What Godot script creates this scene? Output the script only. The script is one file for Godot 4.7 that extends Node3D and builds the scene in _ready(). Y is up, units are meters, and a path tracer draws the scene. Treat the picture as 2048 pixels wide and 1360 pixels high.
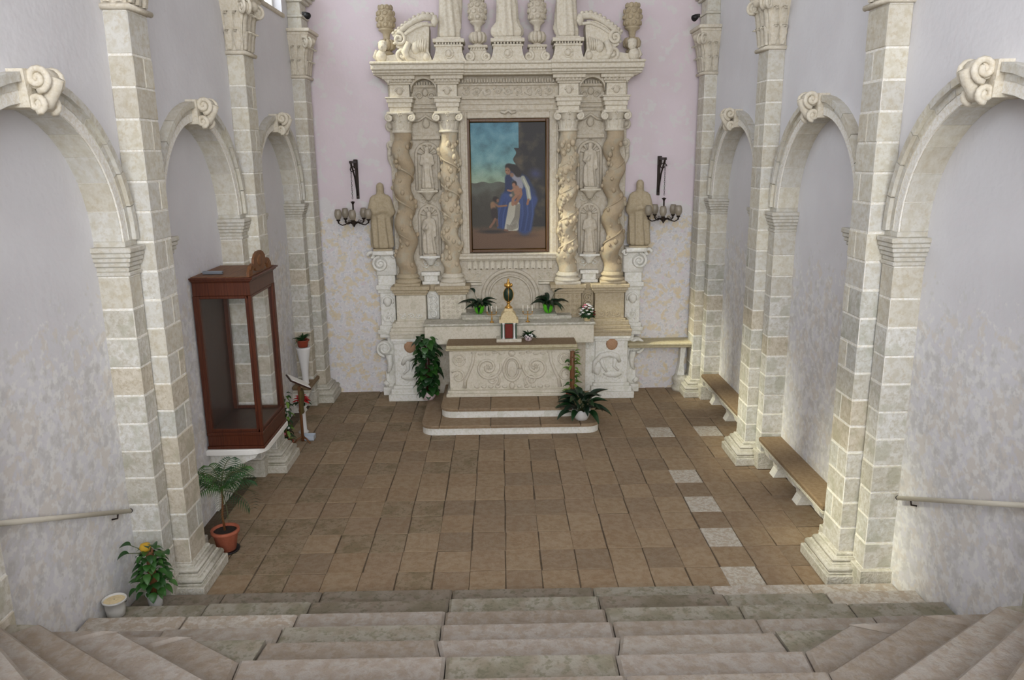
extends Node3D
# Whitewashed stone chapel seen from the top of its entrance stairs: carved altarpiece, side arches, plants, a glass display case.

const JX := 3.25      # front plane of the arch surrounds
const WX := 3.31      # side wall plane
const NX := 3.51      # back plane of the blind niches
const PX := 3.11      # front plane of the pilasters
const BZ := -0.36     # back wall plane
var M := {}
var used := {}
var rng := RandomNumberGenerator.new()

# ---------------------------------------------------------------- scene tree helpers
func numbered(n: String) -> String:
	if not used.has(n):
		used[n] = 0
		return n
	used[n] += 1
	return "%s_%03d" % [n, used[n]]

func tag(o, label := "", category := "", group := "", kind := ""):
	if label != "": o.set_meta("label", label)
	if category != "": o.set_meta("category", category)
	if group != "": o.set_meta("group", group)
	if kind != "": o.set_meta("kind", kind)
	return o

func thing(n: String, label: String, category: String, at := Vector3.ZERO, group := "", kind := ""):
	var o := Node3D.new()
	o.name = numbered(n)
	add_child(o, true)
	o.position = at
	return tag(o, label, category, group, kind)

func part(st, n: String, mat, parent, at := Vector3.ZERO, label := ""):
	var o := MeshInstance3D.new()
	o.name = n
	if st is SurfaceTool:
		st.generate_normals()
		o.mesh = st.commit()
	else:
		o.mesh = st
	o.material_override = mat
	o.position = at
	parent.add_child(o, true)
	if label != "": o.set_meta("label", label)
	return o

# ---------------------------------------------------------------- mesh helpers
func ST(smooth := false) -> SurfaceTool:
	var s := SurfaceTool.new()
	s.begin(Mesh.PRIMITIVE_TRIANGLES)
	s.set_smooth_group(0 if smooth else -1)
	return s

func done(st: SurfaceTool) -> ArrayMesh:
	st.generate_normals()
	return st.commit()

func tri(st, a: Vector3, b: Vector3, c: Vector3):
	st.add_vertex(a); st.add_vertex(c); st.add_vertex(b)

func quad(st, a, b, c, d):
	tri(st, a, b, c); tri(st, a, c, d)

func tri_out(st, a: Vector3, b: Vector3, c: Vector3, o: Vector3):
	if (b - a).cross(c - a).dot((a + b + c) / 3.0 - o) < 0.0:
		tri(st, a, c, b)
	else:
		tri(st, a, b, c)

func quad_out(st, a, b, c, d, o):
	tri_out(st, a, b, c, o); tri_out(st, a, c, d, o)

# box with chamfered edges
func bx(st, c: Vector3, s: Vector3, b := 0.006, xf := Transform3D()):
	var h := s * 0.5
	b = minf(b, minf(h.x, minf(h.y, h.z)) * 0.9)
	var o := xf * c
	var p := {}
	for i in 8:
		var g := Vector3(1 if i & 1 else -1, 1 if i & 2 else -1, 1 if i & 4 else -1)
		p[i] = [xf * (c + g * Vector3(h.x, h.y - b, h.z - b)), xf * (c + g * Vector3(h.x - b, h.y, h.z - b)), xf * (c + g * Vector3(h.x - b, h.y - b, h.z))]
		tri_out(st, p[i][0], p[i][1], p[i][2], o)
	for f in [[0, [1, 3, 7, 5]], [0, [0, 2, 6, 4]], [1, [2, 3, 7, 6]], [1, [0, 1, 5, 4]], [2, [4, 5, 7, 6]], [2, [0, 1, 3, 2]]]:
		var k = f[1]
		quad_out(st, p[k[0]][f[0]], p[k[1]][f[0]], p[k[2]][f[0]], p[k[3]][f[0]], o)
	for e in [[0, 1, 1, 2], [2, 3, 1, 2], [4, 5, 1, 2], [6, 7, 1, 2], [0, 2, 0, 2], [1, 3, 0, 2], [4, 6, 0, 2], [5, 7, 0, 2], [0, 4, 0, 1], [1, 5, 0, 1], [2, 6, 0, 1], [3, 7, 0, 1]]:
		quad_out(st, p[e[0]][e[2]], p[e[1]][e[2]], p[e[1]][e[3]], p[e[0]][e[3]], o)

# box given by its limits
func bl(st, x0, x1, y0, y1, z0, z1, b := 0.006):
	bx(st, Vector3((x0 + x1) * 0.5, (y0 + y1) * 0.5, (z0 + z1) * 0.5), Vector3(absf(x1 - x0), absf(y1 - y0), absf(z1 - z0)), b)

# mirrored box: x limits multiplied by the side
func bm(st, s, x0, x1, y0, y1, z0, z1, b := 0.006):
	bl(st, s * x0, s * x1, y0, y1, z0, z1, b)

# loft through rings of equal length
func loft(st, rings: Array, closed := true, cap0 := true, cap1 := true):
	var n: int = rings[0].size()
	for i in rings.size() - 1:
		var a = rings[i]
		var b = rings[i + 1]
		for j in (n if closed else n - 1):
			var k := (j + 1) % n
			quad(st, a[j], a[k], b[k], b[j])
	for e in [[cap0, rings[0], true], [cap1, rings[-1], false]]:
		if e[0]:
			var c := Vector3.ZERO
			for v in e[1]: c += v
			c /= n
			for j in n:
				var k := (j + 1) % n
				if e[2]: tri(st, c, e[1][k], e[1][j])
				else: tri(st, c, e[1][j], e[1][k])

# lathe: profile of Vector2(radius, height)
func lathe(st, prof: Array, seg := 16, at := Vector3.ZERO, caps := true, xf := Transform3D()):
	var rings := []
	for p in prof:
		var r := PackedVector3Array()
		for j in seg:
			var a := -TAU * j / seg
			r.append(xf * (at + Vector3(cos(a) * p.x, p.y, sin(a) * p.x)))
		rings.append(r)
	loft(st, rings, true, caps, caps)

# tube along points, radius a number or an array
func tube(st, pts: Array, rad, seg := 8, caps := true):
	var rings := []
	var n := pts.size()
	var ref := Vector3.UP
	for i in n:
		var t: Vector3 = (pts[mini(i + 1, n - 1)] - pts[maxi(i - 1, 0)]).normalized()
		if t.length() < 0.5: t = Vector3.UP
		if i == 0:
			ref = Vector3.UP if absf(t.y) < 0.9 else Vector3.RIGHT
		var u := (ref - t * ref.dot(t)).normalized()
		ref = u
		var w := t.cross(u)
		var r: float = rad[i] if rad is Array else rad
		var ring := PackedVector3Array()
		for j in seg:
			var a := TAU * j / seg
			ring.append(pts[i] + (u * cos(a) + w * sin(a)) * r)
		rings.append(ring)
	loft(st, rings, true, caps, caps)

func ell(st, c: Vector3, r: Vector3, seg := 12, rows := 7, xf := Transform3D()):
	var rings := []
	for i in rows + 1:
		var t := -PI / 2 + PI * i / rows
		t = clampf(t, -PI / 2 + 0.06, PI / 2 - 0.06)
		var ring := PackedVector3Array()
		for j in seg:
			var a := -TAU * j / seg
			ring.append(xf * (c + Vector3(cos(t) * cos(a) * r.x, sin(t) * r.y, cos(t) * sin(a) * r.z)))
		rings.append(ring)
	loft(st, rings)

func arc_pts(c: Vector3, r: float, a0: float, a1: float, n: int, ry := -1.0) -> Array:
	var o := []
	for i in n + 1:
		var a := lerpf(a0, a1, float(i) / n)
		o.append(c + Vector3(cos(a) * r, sin(a) * (r if ry < 0 else ry), 0))
	return o

func spiral(c: Vector3, r0: float, r1: float, a0: float, turns: float, n := 22, mir := 1.0) -> Array:
	var o := []
	for i in n + 1:
		var t := float(i) / n
		var a := a0 + TAU * turns * t
		var r := lerpf(r0, r1, t)
		o.append(c + Vector3(cos(a) * r * mir, sin(a) * r, 0))
	return o

# straight-sided slab from a plan outline (x, z) with a worn, chamfered top edge
func slab(st, poly: PackedVector2Array, y0: float, y1: float, b := 0.01):
	var inner = Geometry2D.offset_polygon(poly, -b)
	var top: PackedVector2Array = inner[0] if inner.size() > 0 and inner[0].size() == poly.size() else poly
	if top.size() == poly.size():
		# match the first corner
		var best := 0
		for k in top.size():
			if top[k].distance_to(poly[0]) < top[best].distance_to(poly[0]): best = k
		var t2 := PackedVector2Array()
		for k in top.size(): t2.append(top[(best + k) % top.size()])
		if t2[1].distance_to(poly[1]) > b * 4.0 + 0.05:
			t2 = poly
		top = t2
	var c := Vector2.ZERO
	for v in poly: c += v
	c /= poly.size()
	var o := Vector3(c.x, (y0 + y1) * 0.5, c.y)
	var n := poly.size()
	for j in n:
		var k := (j + 1) % n
		var a := poly[j]
		var d := poly[k]
		var e := Vector3(0, 0, 0)
		var nrm := Vector2(d.y - a.y, a.x - d.x)
		var mid := (a + d) * 0.5
		e = Vector3(mid.x, (y0 + y1) * 0.5, mid.y) - Vector3(nrm.x, 0, nrm.y).normalized() * (0.01 if Geometry2D.is_point_in_polygon(mid + nrm.normalized() * -0.002, poly) else -0.01)
		quad_out(st, Vector3(a.x, y0, a.y), Vector3(d.x, y0, d.y), Vector3(d.x, y1 - b, d.y), Vector3(a.x, y1 - b, a.y), e)
		quad_out(st, Vector3(a.x, y1 - b, a.y), Vector3(d.x, y1 - b, d.y), Vector3(top[k].x, y1, top[k].y), Vector3(top[j].x, y1, top[j].y), Vector3(e.x, y0, e.z))
	var idx = Geometry2D.triangulate_polygon(top)
	for i in range(0, idx.size(), 3):
		tri_out(st, Vector3(top[idx[i]].x, y1, top[idx[i]].y), Vector3(top[idx[i + 1]].x, y1, top[idx[i + 1]].y), Vector3(top[idx[i + 2]].x, y1, top[idx[i + 2]].y), Vector3(top[idx[i]].x, y0 - 5, top[idx[i]].y))

# prism: outline in (x, y), from z0 to z1
func prism(st, poly: PackedVector2Array, z0: float, z1: float):
	var idx = Geometry2D.triangulate_polygon(poly)
	for i in range(0, idx.size(), 3):
		var a := poly[idx[i]]
		var b := poly[idx[i + 1]]
		var c := poly[idx[i + 2]]
		tri_out(st, Vector3(a.x, a.y, z1), Vector3(b.x, b.y, z1), Vector3(c.x, c.y, z1), Vector3(a.x, a.y, z1 - 9))
		tri_out(st, Vector3(a.x, a.y, z0), Vector3(b.x, b.y, z0), Vector3(c.x, c.y, z0), Vector3(a.x, a.y, z0 + 9))
	var cw := Geometry2D.is_polygon_clockwise(poly)
	for j in poly.size():
		var a := poly[j]
		var b := poly[(j + 1) % poly.size()]
		if cw: quad(st, Vector3(b.x, b.y, z0), Vector3(b.x, b.y, z1), Vector3(a.x, a.y, z1), Vector3(a.x, a.y, z0))
		else: quad(st, Vector3(a.x, a.y, z0), Vector3(a.x, a.y, z1), Vector3(b.x, b.y, z1), Vector3(b.x, b.y, z0))

# moulding: stepped course round three sides (front and both ends); steps are [y0, y1, projection]
func course(st, x0: float, x1: float, zb: float, zf: float, steps: Array, b := 0.008):
	for e in steps:
		bl(st, minf(x0, x1) - e[2], maxf(x0, x1) + e[2], e[0], e[1], zb, zf + e[2], b)

# round a moulded roll along x
func roll(st, x0, x1, y, z, r, seg := 8):
	tube(st, [Vector3(x0, y, z), Vector3(x1, y, z)], r, seg)

# ---------------------------------------------------------------- leaves
var leafs := {}
# one leaf along +z, width 1, length 1, bending down by bend, with a folded midrib
func leaf_mesh(bend: float, fold: float, tipped := 1.0) -> ArrayMesh:
	var key := "%.2f_%.2f_%.2f" % [bend, fold, tipped]
	if leafs.has(key): return leafs[key]
	var st := ST(true)
	var n := 7
	var rows := []
	for i in n + 1:
		var t := float(i) / n
		var w := 0.5 * pow(sin(PI * pow(t * 0.97 + 0.015, 0.75 * tipped)), 0.8)
		var ang := bend * t
		var z := sin(ang) / maxf(bend, 0.01)
		var y := -(1.0 - cos(ang)) / maxf(bend, 0.01)
		rows.append([Vector3(-w, y + fold * w, z), Vector3(0, y, z), Vector3(w, y + fold * w, z)])
	for i in n:
		quad(st, rows[i][0], rows[i + 1][0], rows[i + 1][1], rows[i][1])
		quad(st, rows[i][1], rows[i + 1][1], rows[i + 1][2], rows[i][2])
	leafs[key] = done(st)
	return leafs[key]

# place a leaf: base point, heading angle, rise angle, length, width
func leaf(parent, mat, at: Vector3, az: float, rise: float, length: float, width: float, bend := 0.8, fold := 0.35, n := "leaf", roll_by := 0.0):
	var o := MeshInstance3D.new()
	o.name = n
	o.mesh = leaf_mesh(bend, fold)
	o.material_override = mat
	var b := Basis(Vector3.UP, az) * Basis(Vector3.RIGHT, -rise) * Basis(Vector3.BACK, roll_by)
	o.transform = Transform3D(b * Basis.from_scale(Vector3(width, length, length)), at)
	parent.add_child(o, true)
	return o

# ---------------------------------------------------------------- textures and materials
func noise_bytes(size: int, freq: float, octaves: int, sd: int, type := FastNoiseLite.TYPE_SIMPLEX_SMOOTH, gain := 0.5) -> PackedByteArray:
	var n := FastNoiseLite.new()
	n.noise_type = type
	n.seed = sd
	n.frequency = freq
	n.fractal_octaves = octaves
	n.fractal_gain = gain
	return n.get_seamless_image(size, size, false, false, 0.12).get_data()

# layers: [bytes, low, high, colour, strength, shift_by_row or null]
func blend_tex(size: int, base: Color, layers: Array) -> ImageTexture:
	var out := PackedByteArray()
	out.resize(size * size * 3)
	for y in size:
		var sh := []
		for l in layers: sh.append(l[5][y] if l.size() > 5 and l[5] != null else 0.0)
		for x in size:
			var i := y * size + x
			var r := base.r
			var g := base.g
			var b := base.b
			for k in layers.size():
				var l = layers[k]
				var t: float = (l[0][i] / 255.0 + sh[k] - l[1]) / (l[2] - l[1])
				if t > 0.0:
					t = minf(t, 1.0) * l[4]
					var c: Color = l[3]
					r += (c.r - r) * t
					g += (c.g - g) * t
					b += (c.b - b) * t
			out[i * 3] = int(clampf(r, 0, 1) * 255.0)
			out[i * 3 + 1] = int(clampf(g, 0, 1) * 255.0)
			out[i * 3 + 2] = int(clampf(b, 0, 1) * 255.0)
	return ImageTexture.create_from_image(Image.create_from_data(size, size, false, Image.FORMAT_RGB8, out))

func gray_tex(size: int, bytes: PackedByteArray) -> ImageTexture:
	return ImageTexture.create_from_image(Image.create_from_data(size, size, false, Image.FORMAT_L8, bytes))

func mat(color: Color, rough := 0.85, tex = null, scale := 1.0, bump = null, bump_cm := 0.3, metal := 0.0) -> StandardMaterial3D:
	var m := StandardMaterial3D.new()
	m.albedo_color = color
	m.roughness = rough
	m.metallic = metal
	if tex != null:
		m.albedo_texture = tex
		m.uv1_triplanar = true
		m.uv1_world_triplanar = true
		m.uv1_scale = Vector3.ONE * scale
	if bump != null:
		m.uv1_triplanar = true
		m.uv1_world_triplanar = true
		m.uv1_scale = Vector3.ONE * scale
		m.heightmap_enabled = true
		m.heightmap_texture = bump
		m.heightmap_scale = bump_cm
	return m

func C(r, g, b) -> Color:
	return Color(r / 255.0, g / 255.0, b / 255.0)

func make_materials():
	var fine := noise_bytes(512, 0.05, 4, 11)
	var mid := noise_bytes(512, 0.018, 4, 12)
	var big := noise_bytes(512, 0.006, 4, 13)
	var cell := noise_bytes(512, 0.022, 5, 14, FastNoiseLite.TYPE_SIMPLEX, 0.65)
	var grit := noise_bytes(512, 0.16, 2, 15)
	var rough_b := gray_tex(512, cell)
	var grit_b := gray_tex(512, grit)
	# plain ashlar
	var t_ash := blend_tex(512, C(255, 255, 255), [[mid, 0.4, 0.8, C(238, 234, 224), 0.8], [fine, 0.5, 0.9, C(232, 226, 214), 0.6], [cell, 0.60, 0.80, C(228, 216, 194), 0.45], [grit, 0.7, 0.95, C(214, 208, 196), 0.4]])
	# damp, stained ashlar with lime bloom
	var t_damp := blend_tex(512, C(240, 238, 233), [[mid, 0.42, 0.7, C(255, 255, 255), 0.8], [cell, 0.52, 0.75, C(216, 209, 194), 0.65], [big, 0.52, 0.72, C(206, 206, 190), 0.55], [fine, 0.6, 0.85, C(218, 212, 200), 0.6], [grit, 0.72, 0.9, C(190, 186, 174), 0.4]])
	var t_lowcarve := blend_tex(512, C(250, 249, 246), [[mid, 0.42, 0.7, C(255, 255, 255), 0.8], [cell, 0.56, 0.78, C(228, 224, 212), 0.6], [big, 0.54, 0.74, C(222, 222, 210), 0.5], [fine, 0.64, 0.85, C(230, 225, 214), 0.5]])
	var tones := [C(216, 213, 202), C(209, 206, 197), C(220, 216, 203), C(213, 211, 204), C(208, 203, 190)]
	M.ash = []
	for c in tones: M.ash.append(mat(c, 0.92, t_ash, 0.9, rough_b, 0.25))
	M.damp = []
	for c in [C(218, 216, 210), C(209, 206, 197), C(224, 223, 219), C(211, 211, 206), C(214, 206, 191)]: M.damp.append(mat(c, 0.93, t_damp, 1.1, rough_b, 0.35))
	M.mortar = mat(C(244, 242, 236), 0.95, t_ash, 2.0)
	M.carve = mat(C(214, 206, 191), 0.9, t_ash, 1.3, rough_b, 0.35)
	M.carve_low = mat(C(246, 245, 240), 0.93, t_lowcarve, 1.4, rough_b, 0.4)
	M.carve_pale = mat(C(224, 217, 202), 0.9, t_ash, 1.7, rough_b, 0.3)
	M.carve_mid = mat(C(230, 223, 208), 0.93, t_lowcarve, 1.4, rough_b, 0.4)
	M.base = mat(C(220, 217, 207), 0.93, t_damp, 1.8, rough_b, 0.6)
	# twisted shafts: honey coloured stone with grey-green and rosy veins
	var t_shaft := blend_tex(512, C(208, 194, 168), [[mid, 0.4, 0.7, C(200, 188, 166), 0.9], [cell, 0.52, 0.7, C(214, 200, 176), 0.8], [big, 0.52, 0.68, C(200, 202, 190), 0.6], [fine, 0.6, 0.8, C(220, 205, 190), 0.5], [grit, 0.7, 0.9, C(184, 170, 146), 0.4]])
	M.shaft = mat(C(222, 214, 204), 0.9, t_shaft, 1.2, rough_b, 0.4)
	M.shaft_pale = mat(C(246, 242, 236), 0.9, t_shaft, 1.6, rough_b, 0.5)
	M.tan = mat(C(194, 180, 154), 0.92, t_ash, 1.5, rough_b, 0.4)
	M.statue = mat(C(190, 176, 150), 0.92, t_ash, 1.8, rough_b, 0.3)
	M.rosy = mat(C(190, 152, 122), 0.9, t_ash, 2.0)
	# plaster: flaking limewash, denser low down where the damp rises (texture spans eight metres)
	var S := 1024
	var w1 := noise_bytes(S, 0.030, 5, 21, FastNoiseLite.TYPE_SIMPLEX, 0.62)
	var w2 := noise_bytes(S, 0.019, 5, 22, FastNoiseLite.TYPE_SIMPLEX, 0.6)
	var w3 := noise_bytes(S, 0.055, 4, 23, FastNoiseLite.TYPE_SIMPLEX, 0.6)
	var w4 := noise_bytes(S, 0.006, 3, 24)
	var w5 := noise_bytes(S, 0.09, 3, 25)
	var low := []
	var low_b := []
	for y in S:
		var m := 8.0 * (1.0 - float(y) / S)
		low.append(lerpf(0.0, -0.5, smoothstep(2.2, 3.6, m)))
		low_b.append(lerpf(0.0, -0.5, smoothstep(2.9, 3.5, m)))
	var t_wall := blend_tex(S, C(227, 226, 229), [[w4, 0.4, 0.7, C(221, 219, 222), 0.7], [w1, 0.48, 0.56, C(218, 217, 215), 0.8, low], [w2, 0.52, 0.6, C(225, 219, 211), 0.8, low], [w3, 0.52, 0.62, C(238, 237, 235), 0.8, low], [w1, 0.66, 0.71, C(206, 204, 202), 0.6, low], [w5, 0.72, 0.80, C(200, 197, 192), 0.45, low], [w5, 0.80, 0.9, C(214, 209, 209), 0.3]])
	M.wall = mat(Color.WHITE, 0.95, t_wall, 0.125, gray_tex(S, w3), 0.25)
	var t_back := blend_tex(S, C(226, 213, 219), [[w4, 0.4, 0.7, C(220, 208, 212), 0.6], [w2, 0.12, 0.22, C(224, 220, 220), 0.9, low_b], [w3, 0.50, 0.58, C(236, 234, 233), 0.75, low_b], [w1, 0.62, 0.66, C(225, 211, 182), 0.75, low_b], [w2, 0.68, 0.72, C(226, 206, 166), 0.6, low_b], [w3, 0.66, 0.70, C(204, 204, 209), 0.6, low_b], [w5, 0.72, 0.77, C(196, 194, 198), 0.6, low_b]])
	M.wall_back = mat(Color.WHITE, 0.95, t_back, 0.125, gray_tex(S, w3), 0.25)
	M.plain = mat(C(226, 224, 226), 0.95)
	# paving: worn brown stone, ochre bloom, moss in the hollows
	var t_pave := blend_tex(512, C(255, 255, 255), [[mid, 0.4, 0.75, C(236, 228, 220), 0.8], [cell, 0.5, 0.75, C(230, 219, 204), 0.6], [fine, 0.55, 0.9, C(244, 236, 222), 0.6], [grit, 0.7, 0.95, C(206, 198, 190), 0.5]])
	var t_moss := blend_tex(512, C(255, 255, 255), [[mid, 0.4, 0.75, C(236, 228, 220), 0.8], [big, 0.52, 0.70, C(206, 206, 188), 0.6], [cell, 0.62, 0.76, C(182, 186, 164), 0.5], [fine, 0.66, 0.8, C(180, 184, 164), 0.5], [grit, 0.7, 0.95, C(206, 198, 190), 0.5]])
	var t_lime := blend_tex(512, C(255, 255, 255), [[mid, 0.5, 0.62, C(222, 206, 190), 0.7], [cell, 0.5, 0.65, C(230, 224, 216), 0.7], [fine, 0.6, 0.8, C(206, 192, 176), 0.4]])
	M.pave = []
	for c in [C(156, 136, 112), C(160, 140, 114), C(150, 131, 108), C(157, 136, 110), C(164, 144, 118), C(146, 128, 106)]: M.pave.append(mat(c, 0.82, t_pave, 0.8, rough_b, 0.5))
	M.pave_moss = mat(C(152, 134, 110), 0.85, t_moss, 0.7, rough_b, 0.5)
	M.pave_pale = mat(C(206, 200, 188), 0.88, t_lime, 1.5, rough_b, 0.5)
	M.joint = mat(C(104, 90, 74), 0.95, t_moss, 1.2)
	M.tread = []
	for c in [C(162, 153, 142), C(168, 160, 151), C(156, 146, 134), C(170, 162, 152)]: M.tread.append(mat(c, 0.85, t_pave, 0.7, rough_b, 0.7))
	M.tread_moss = mat(C(160, 154, 140), 0.88, t_moss, 0.6, rough_b, 0.7)
	M.tread_pale = mat(C(196, 189, 178), 0.88, t_lime, 0.9, rough_b, 0.6)
	M.tread_dark = mat(C(140, 130, 116), 0.88, t_moss, 0.5, rough_b, 0.7)
	M.dusty = mat(C(140, 120, 94), 0.9, t_pave, 1.5)
	M.ochre = mat(C(200, 190, 160), 0.9, t_ash, 1.5, rough_b, 0.4)
	# wood: grain stretched along its length
	var gr := noise_bytes(512, 0.02, 5, 31)
	var wd := PackedByteArray()
	wd.resize(512 * 512)
	for y in 512:
		for x in 512:
			wd[y * 512 + x] = gr[(y / 10 % 512) * 512 + (x * 3 + gr[(y / 4 % 512) * 512 + x] / 12) % 512]
	var t_wood := blend_tex(512, C(255, 244, 236), [[wd, 0.3, 0.7, C(222, 192, 176), 0.9], [wd, 0.6, 0.8, C(176, 146, 132), 0.6]])
	M.wood = mat(C(88, 46, 26), 0.38, t_wood, 1.6)
	M.wood_dark = mat(C(60, 33, 22), 0.42, t_wood, 1.6)
	M.wood_brown = mat(C(128, 92, 58), 0.55, t_wood, 1.6)
	M.frame_gilt = mat(C(104, 78, 44), 0.45, t_wood, 3.0)
	var glass := StandardMaterial3D.new()
	glass.albedo_color = Color(0.6, 0.66, 0.64, 0.012)
	glass.transparency = BaseMaterial3D.TRANSPARENCY_ALPHA
	glass.roughness = 0.02
	glass.metallic_specular = 0.3
	M.glass = glass
	M.frost = mat(C(150, 140, 124), 0.35)
	M.iron = mat(C(52, 42, 36), 0.5, null, 1.0, null, 0.3, 0.6)
	M.bronze = mat(C(96, 74, 42), 0.4, null, 1.0, null, 0.3, 0.8)
	M.black = mat(C(22, 20, 22), 0.5)
	M.gold = mat(C(206, 160, 84), 0.32, null, 1.0, null, 0.3, 0.85)
	M.white = mat(C(235, 234, 232), 0.35)
	M.white_matte = mat(C(238, 236, 230), 0.8)
	M.candle = mat(C(244, 240, 226), 0.5)
	M.plastic = mat(C(222, 220, 214), 0.4)
	M.cream = mat(C(232, 214, 172), 0.7, t_ash, 3.0)
	M.terra = mat(C(182, 104, 78), 0.8, t_ash, 2.0)
	M.brownpot = mat(C(150, 66, 44), 0.5)
	M.soil = mat(C(54, 44, 36), 0.98, t_pave, 6.0, rough_b, 1.0)
	M.wrap_green = mat(C(92, 196, 30), 0.35)
	M.wrap_pink = mat(C(236, 214, 216), 0.5)
	M.red = mat(C(200, 16, 30), 0.6)
	M.red_marble = mat(C(122, 44, 34), 0.3, t_ash, 4.0)
	M.green_marble = mat(C(70, 92, 74), 0.3, t_ash, 4.0)
	M.rail = mat(C(214, 208, 192), 0.5)
	M.yellow = mat(C(206, 164, 48), 0.7)
	M.pink = mat(C(214, 120, 140), 0.7)
	M.flower = mat(C(244, 242, 240), 0.7)
	for e in [["leaf_a", C(36, 74, 30)], ["leaf_b", C(28, 60, 28)], ["leaf_c", C(48, 92, 34)], ["leaf_dark", C(24, 46, 30)], ["leaf_dark_b", C(30, 56, 34)], ["leaf_lime", C(112, 148, 58)], ["leaf_palm", C(46, 82, 48)], ["leaf_palm_b", C(62, 104, 44)], ["stem", C(84, 92, 52)]]:
		M[e[0]] = mat(e[1], 0.42)
		M[e[0]].backlight = Color(0.12, 0.16, 0.06)

# ---------------------------------------------------------------- camera, sky, lights
func set_view():
	var cam := Camera3D.new()
	cam.name = "camera"
	add_child(cam, true)
	var p := 0.2347
	var y := 0.0128
	var r := -0.0112
	var fwd := Vector3(sin(y) * cos(p), -sin(p), -cos(y) * cos(p))
	var right := Vector3(cos(y), 0, sin(y))
	var up := right.cross(fwd)
	cam.transform = Transform3D(Basis(right * cos(r) + up * sin(r), up * cos(r) - right * sin(r), -fwd), Vector3(-0.106, 4.0588, 12.8445))
	cam.fov = rad_to_deg(2.0 * atan(680.0 / 1555.38))
	cam.near = 0.05
	cam.current = true
	var sky_m := ProceduralSkyMaterial.new()
	sky_m.sky_top_color = Color(0.84, 0.87, 0.92)
	sky_m.sky_horizon_color = Color(0.93, 0.94, 0.95)
	sky_m.ground_bottom_color = Color(0.50, 0.48, 0.42)
	sky_m.ground_horizon_color = Color(0.80, 0.80, 0.76)
	sky_m.sky_energy_multiplier = 2.5
	sky_m.ground_energy_multiplier = 1.5
	var sky := Sky.new()
	sky.sky_material = sky_m
	var env := Environment.new()
	env.background_mode = Environment.BG_SKY
	env.sky = sky
	env.tonemap_mode = Environment.TONE_MAPPER_LINEAR
	env.tonemap_exposure = 0.41
	env.sdfgi_enabled = true
	env.ssao_enabled = true
	env.ssil_enabled = true
	var we := WorldEnvironment.new()
	we.name = "environment"
	we.environment = env
	add_child(we, true)
	# daylight in the entrance door behind the camera and in the clerestory windows on the left
	daylight("entrance_daylight", Vector3(0.25, 5.5, 18.3), Vector3(0, 0, -1), Vector2(6.0, 5.6), 205.0, Color(0.99, 0.995, 1.0))
	for z in [1.405, 4.365, 7.325, 10.3]:
		daylight("window_daylight", Vector3(-3.95, 7.2, z), Vector3(1, -0.75, 0), Vector2(1.8, 1.9), 5.0, Color(0.95, 0.98, 1.0))
	# hazy sun from the left, high enough to reach only the foot of the right-hand wall through the windows
	var sun := DirectionalLight3D.new()
	sun.name = "sun"
	add_child(sun, true)
	sun.look_at_from_position(Vector3.ZERO, Vector3(1, -0.95, -0.25), Vector3.UP)
	sun.light_energy = 2.9
	sun.light_color = Color(1.0, 0.985, 0.87)
	sun.light_angular_distance = 7.0
	sun.shadow_enabled = true

func daylight(n: String, at: Vector3, towards: Vector3, size: Vector2, energy: float, color: Color):
	var l := AreaLight3D.new()
	l.name = n
	add_child(l, true)
	l.look_at_from_position(at, at + towards, Vector3.UP)
	l.area_size = size
	l.area_range = 40.0
	l.light_energy = energy
	l.light_color = color
	l.shadow_enabled = true

# ---------------------------------------------------------------- the shell
const BAYS := [1.405, 4.365, 7.325]           # arch centres
const ARC := 1.04                             # inner radius of the arches
const SPRING := 3.38
const PIERS := [0.13, 3.10, 6.05]             # faces of the pilasters towards the stairs
const PIER_D := 0.375
const TOP := 9.0

func turned(o):
	# local x runs along the nave (world z), local z = -world x
	o.rotation.y = -PI / 2
	return o

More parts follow.
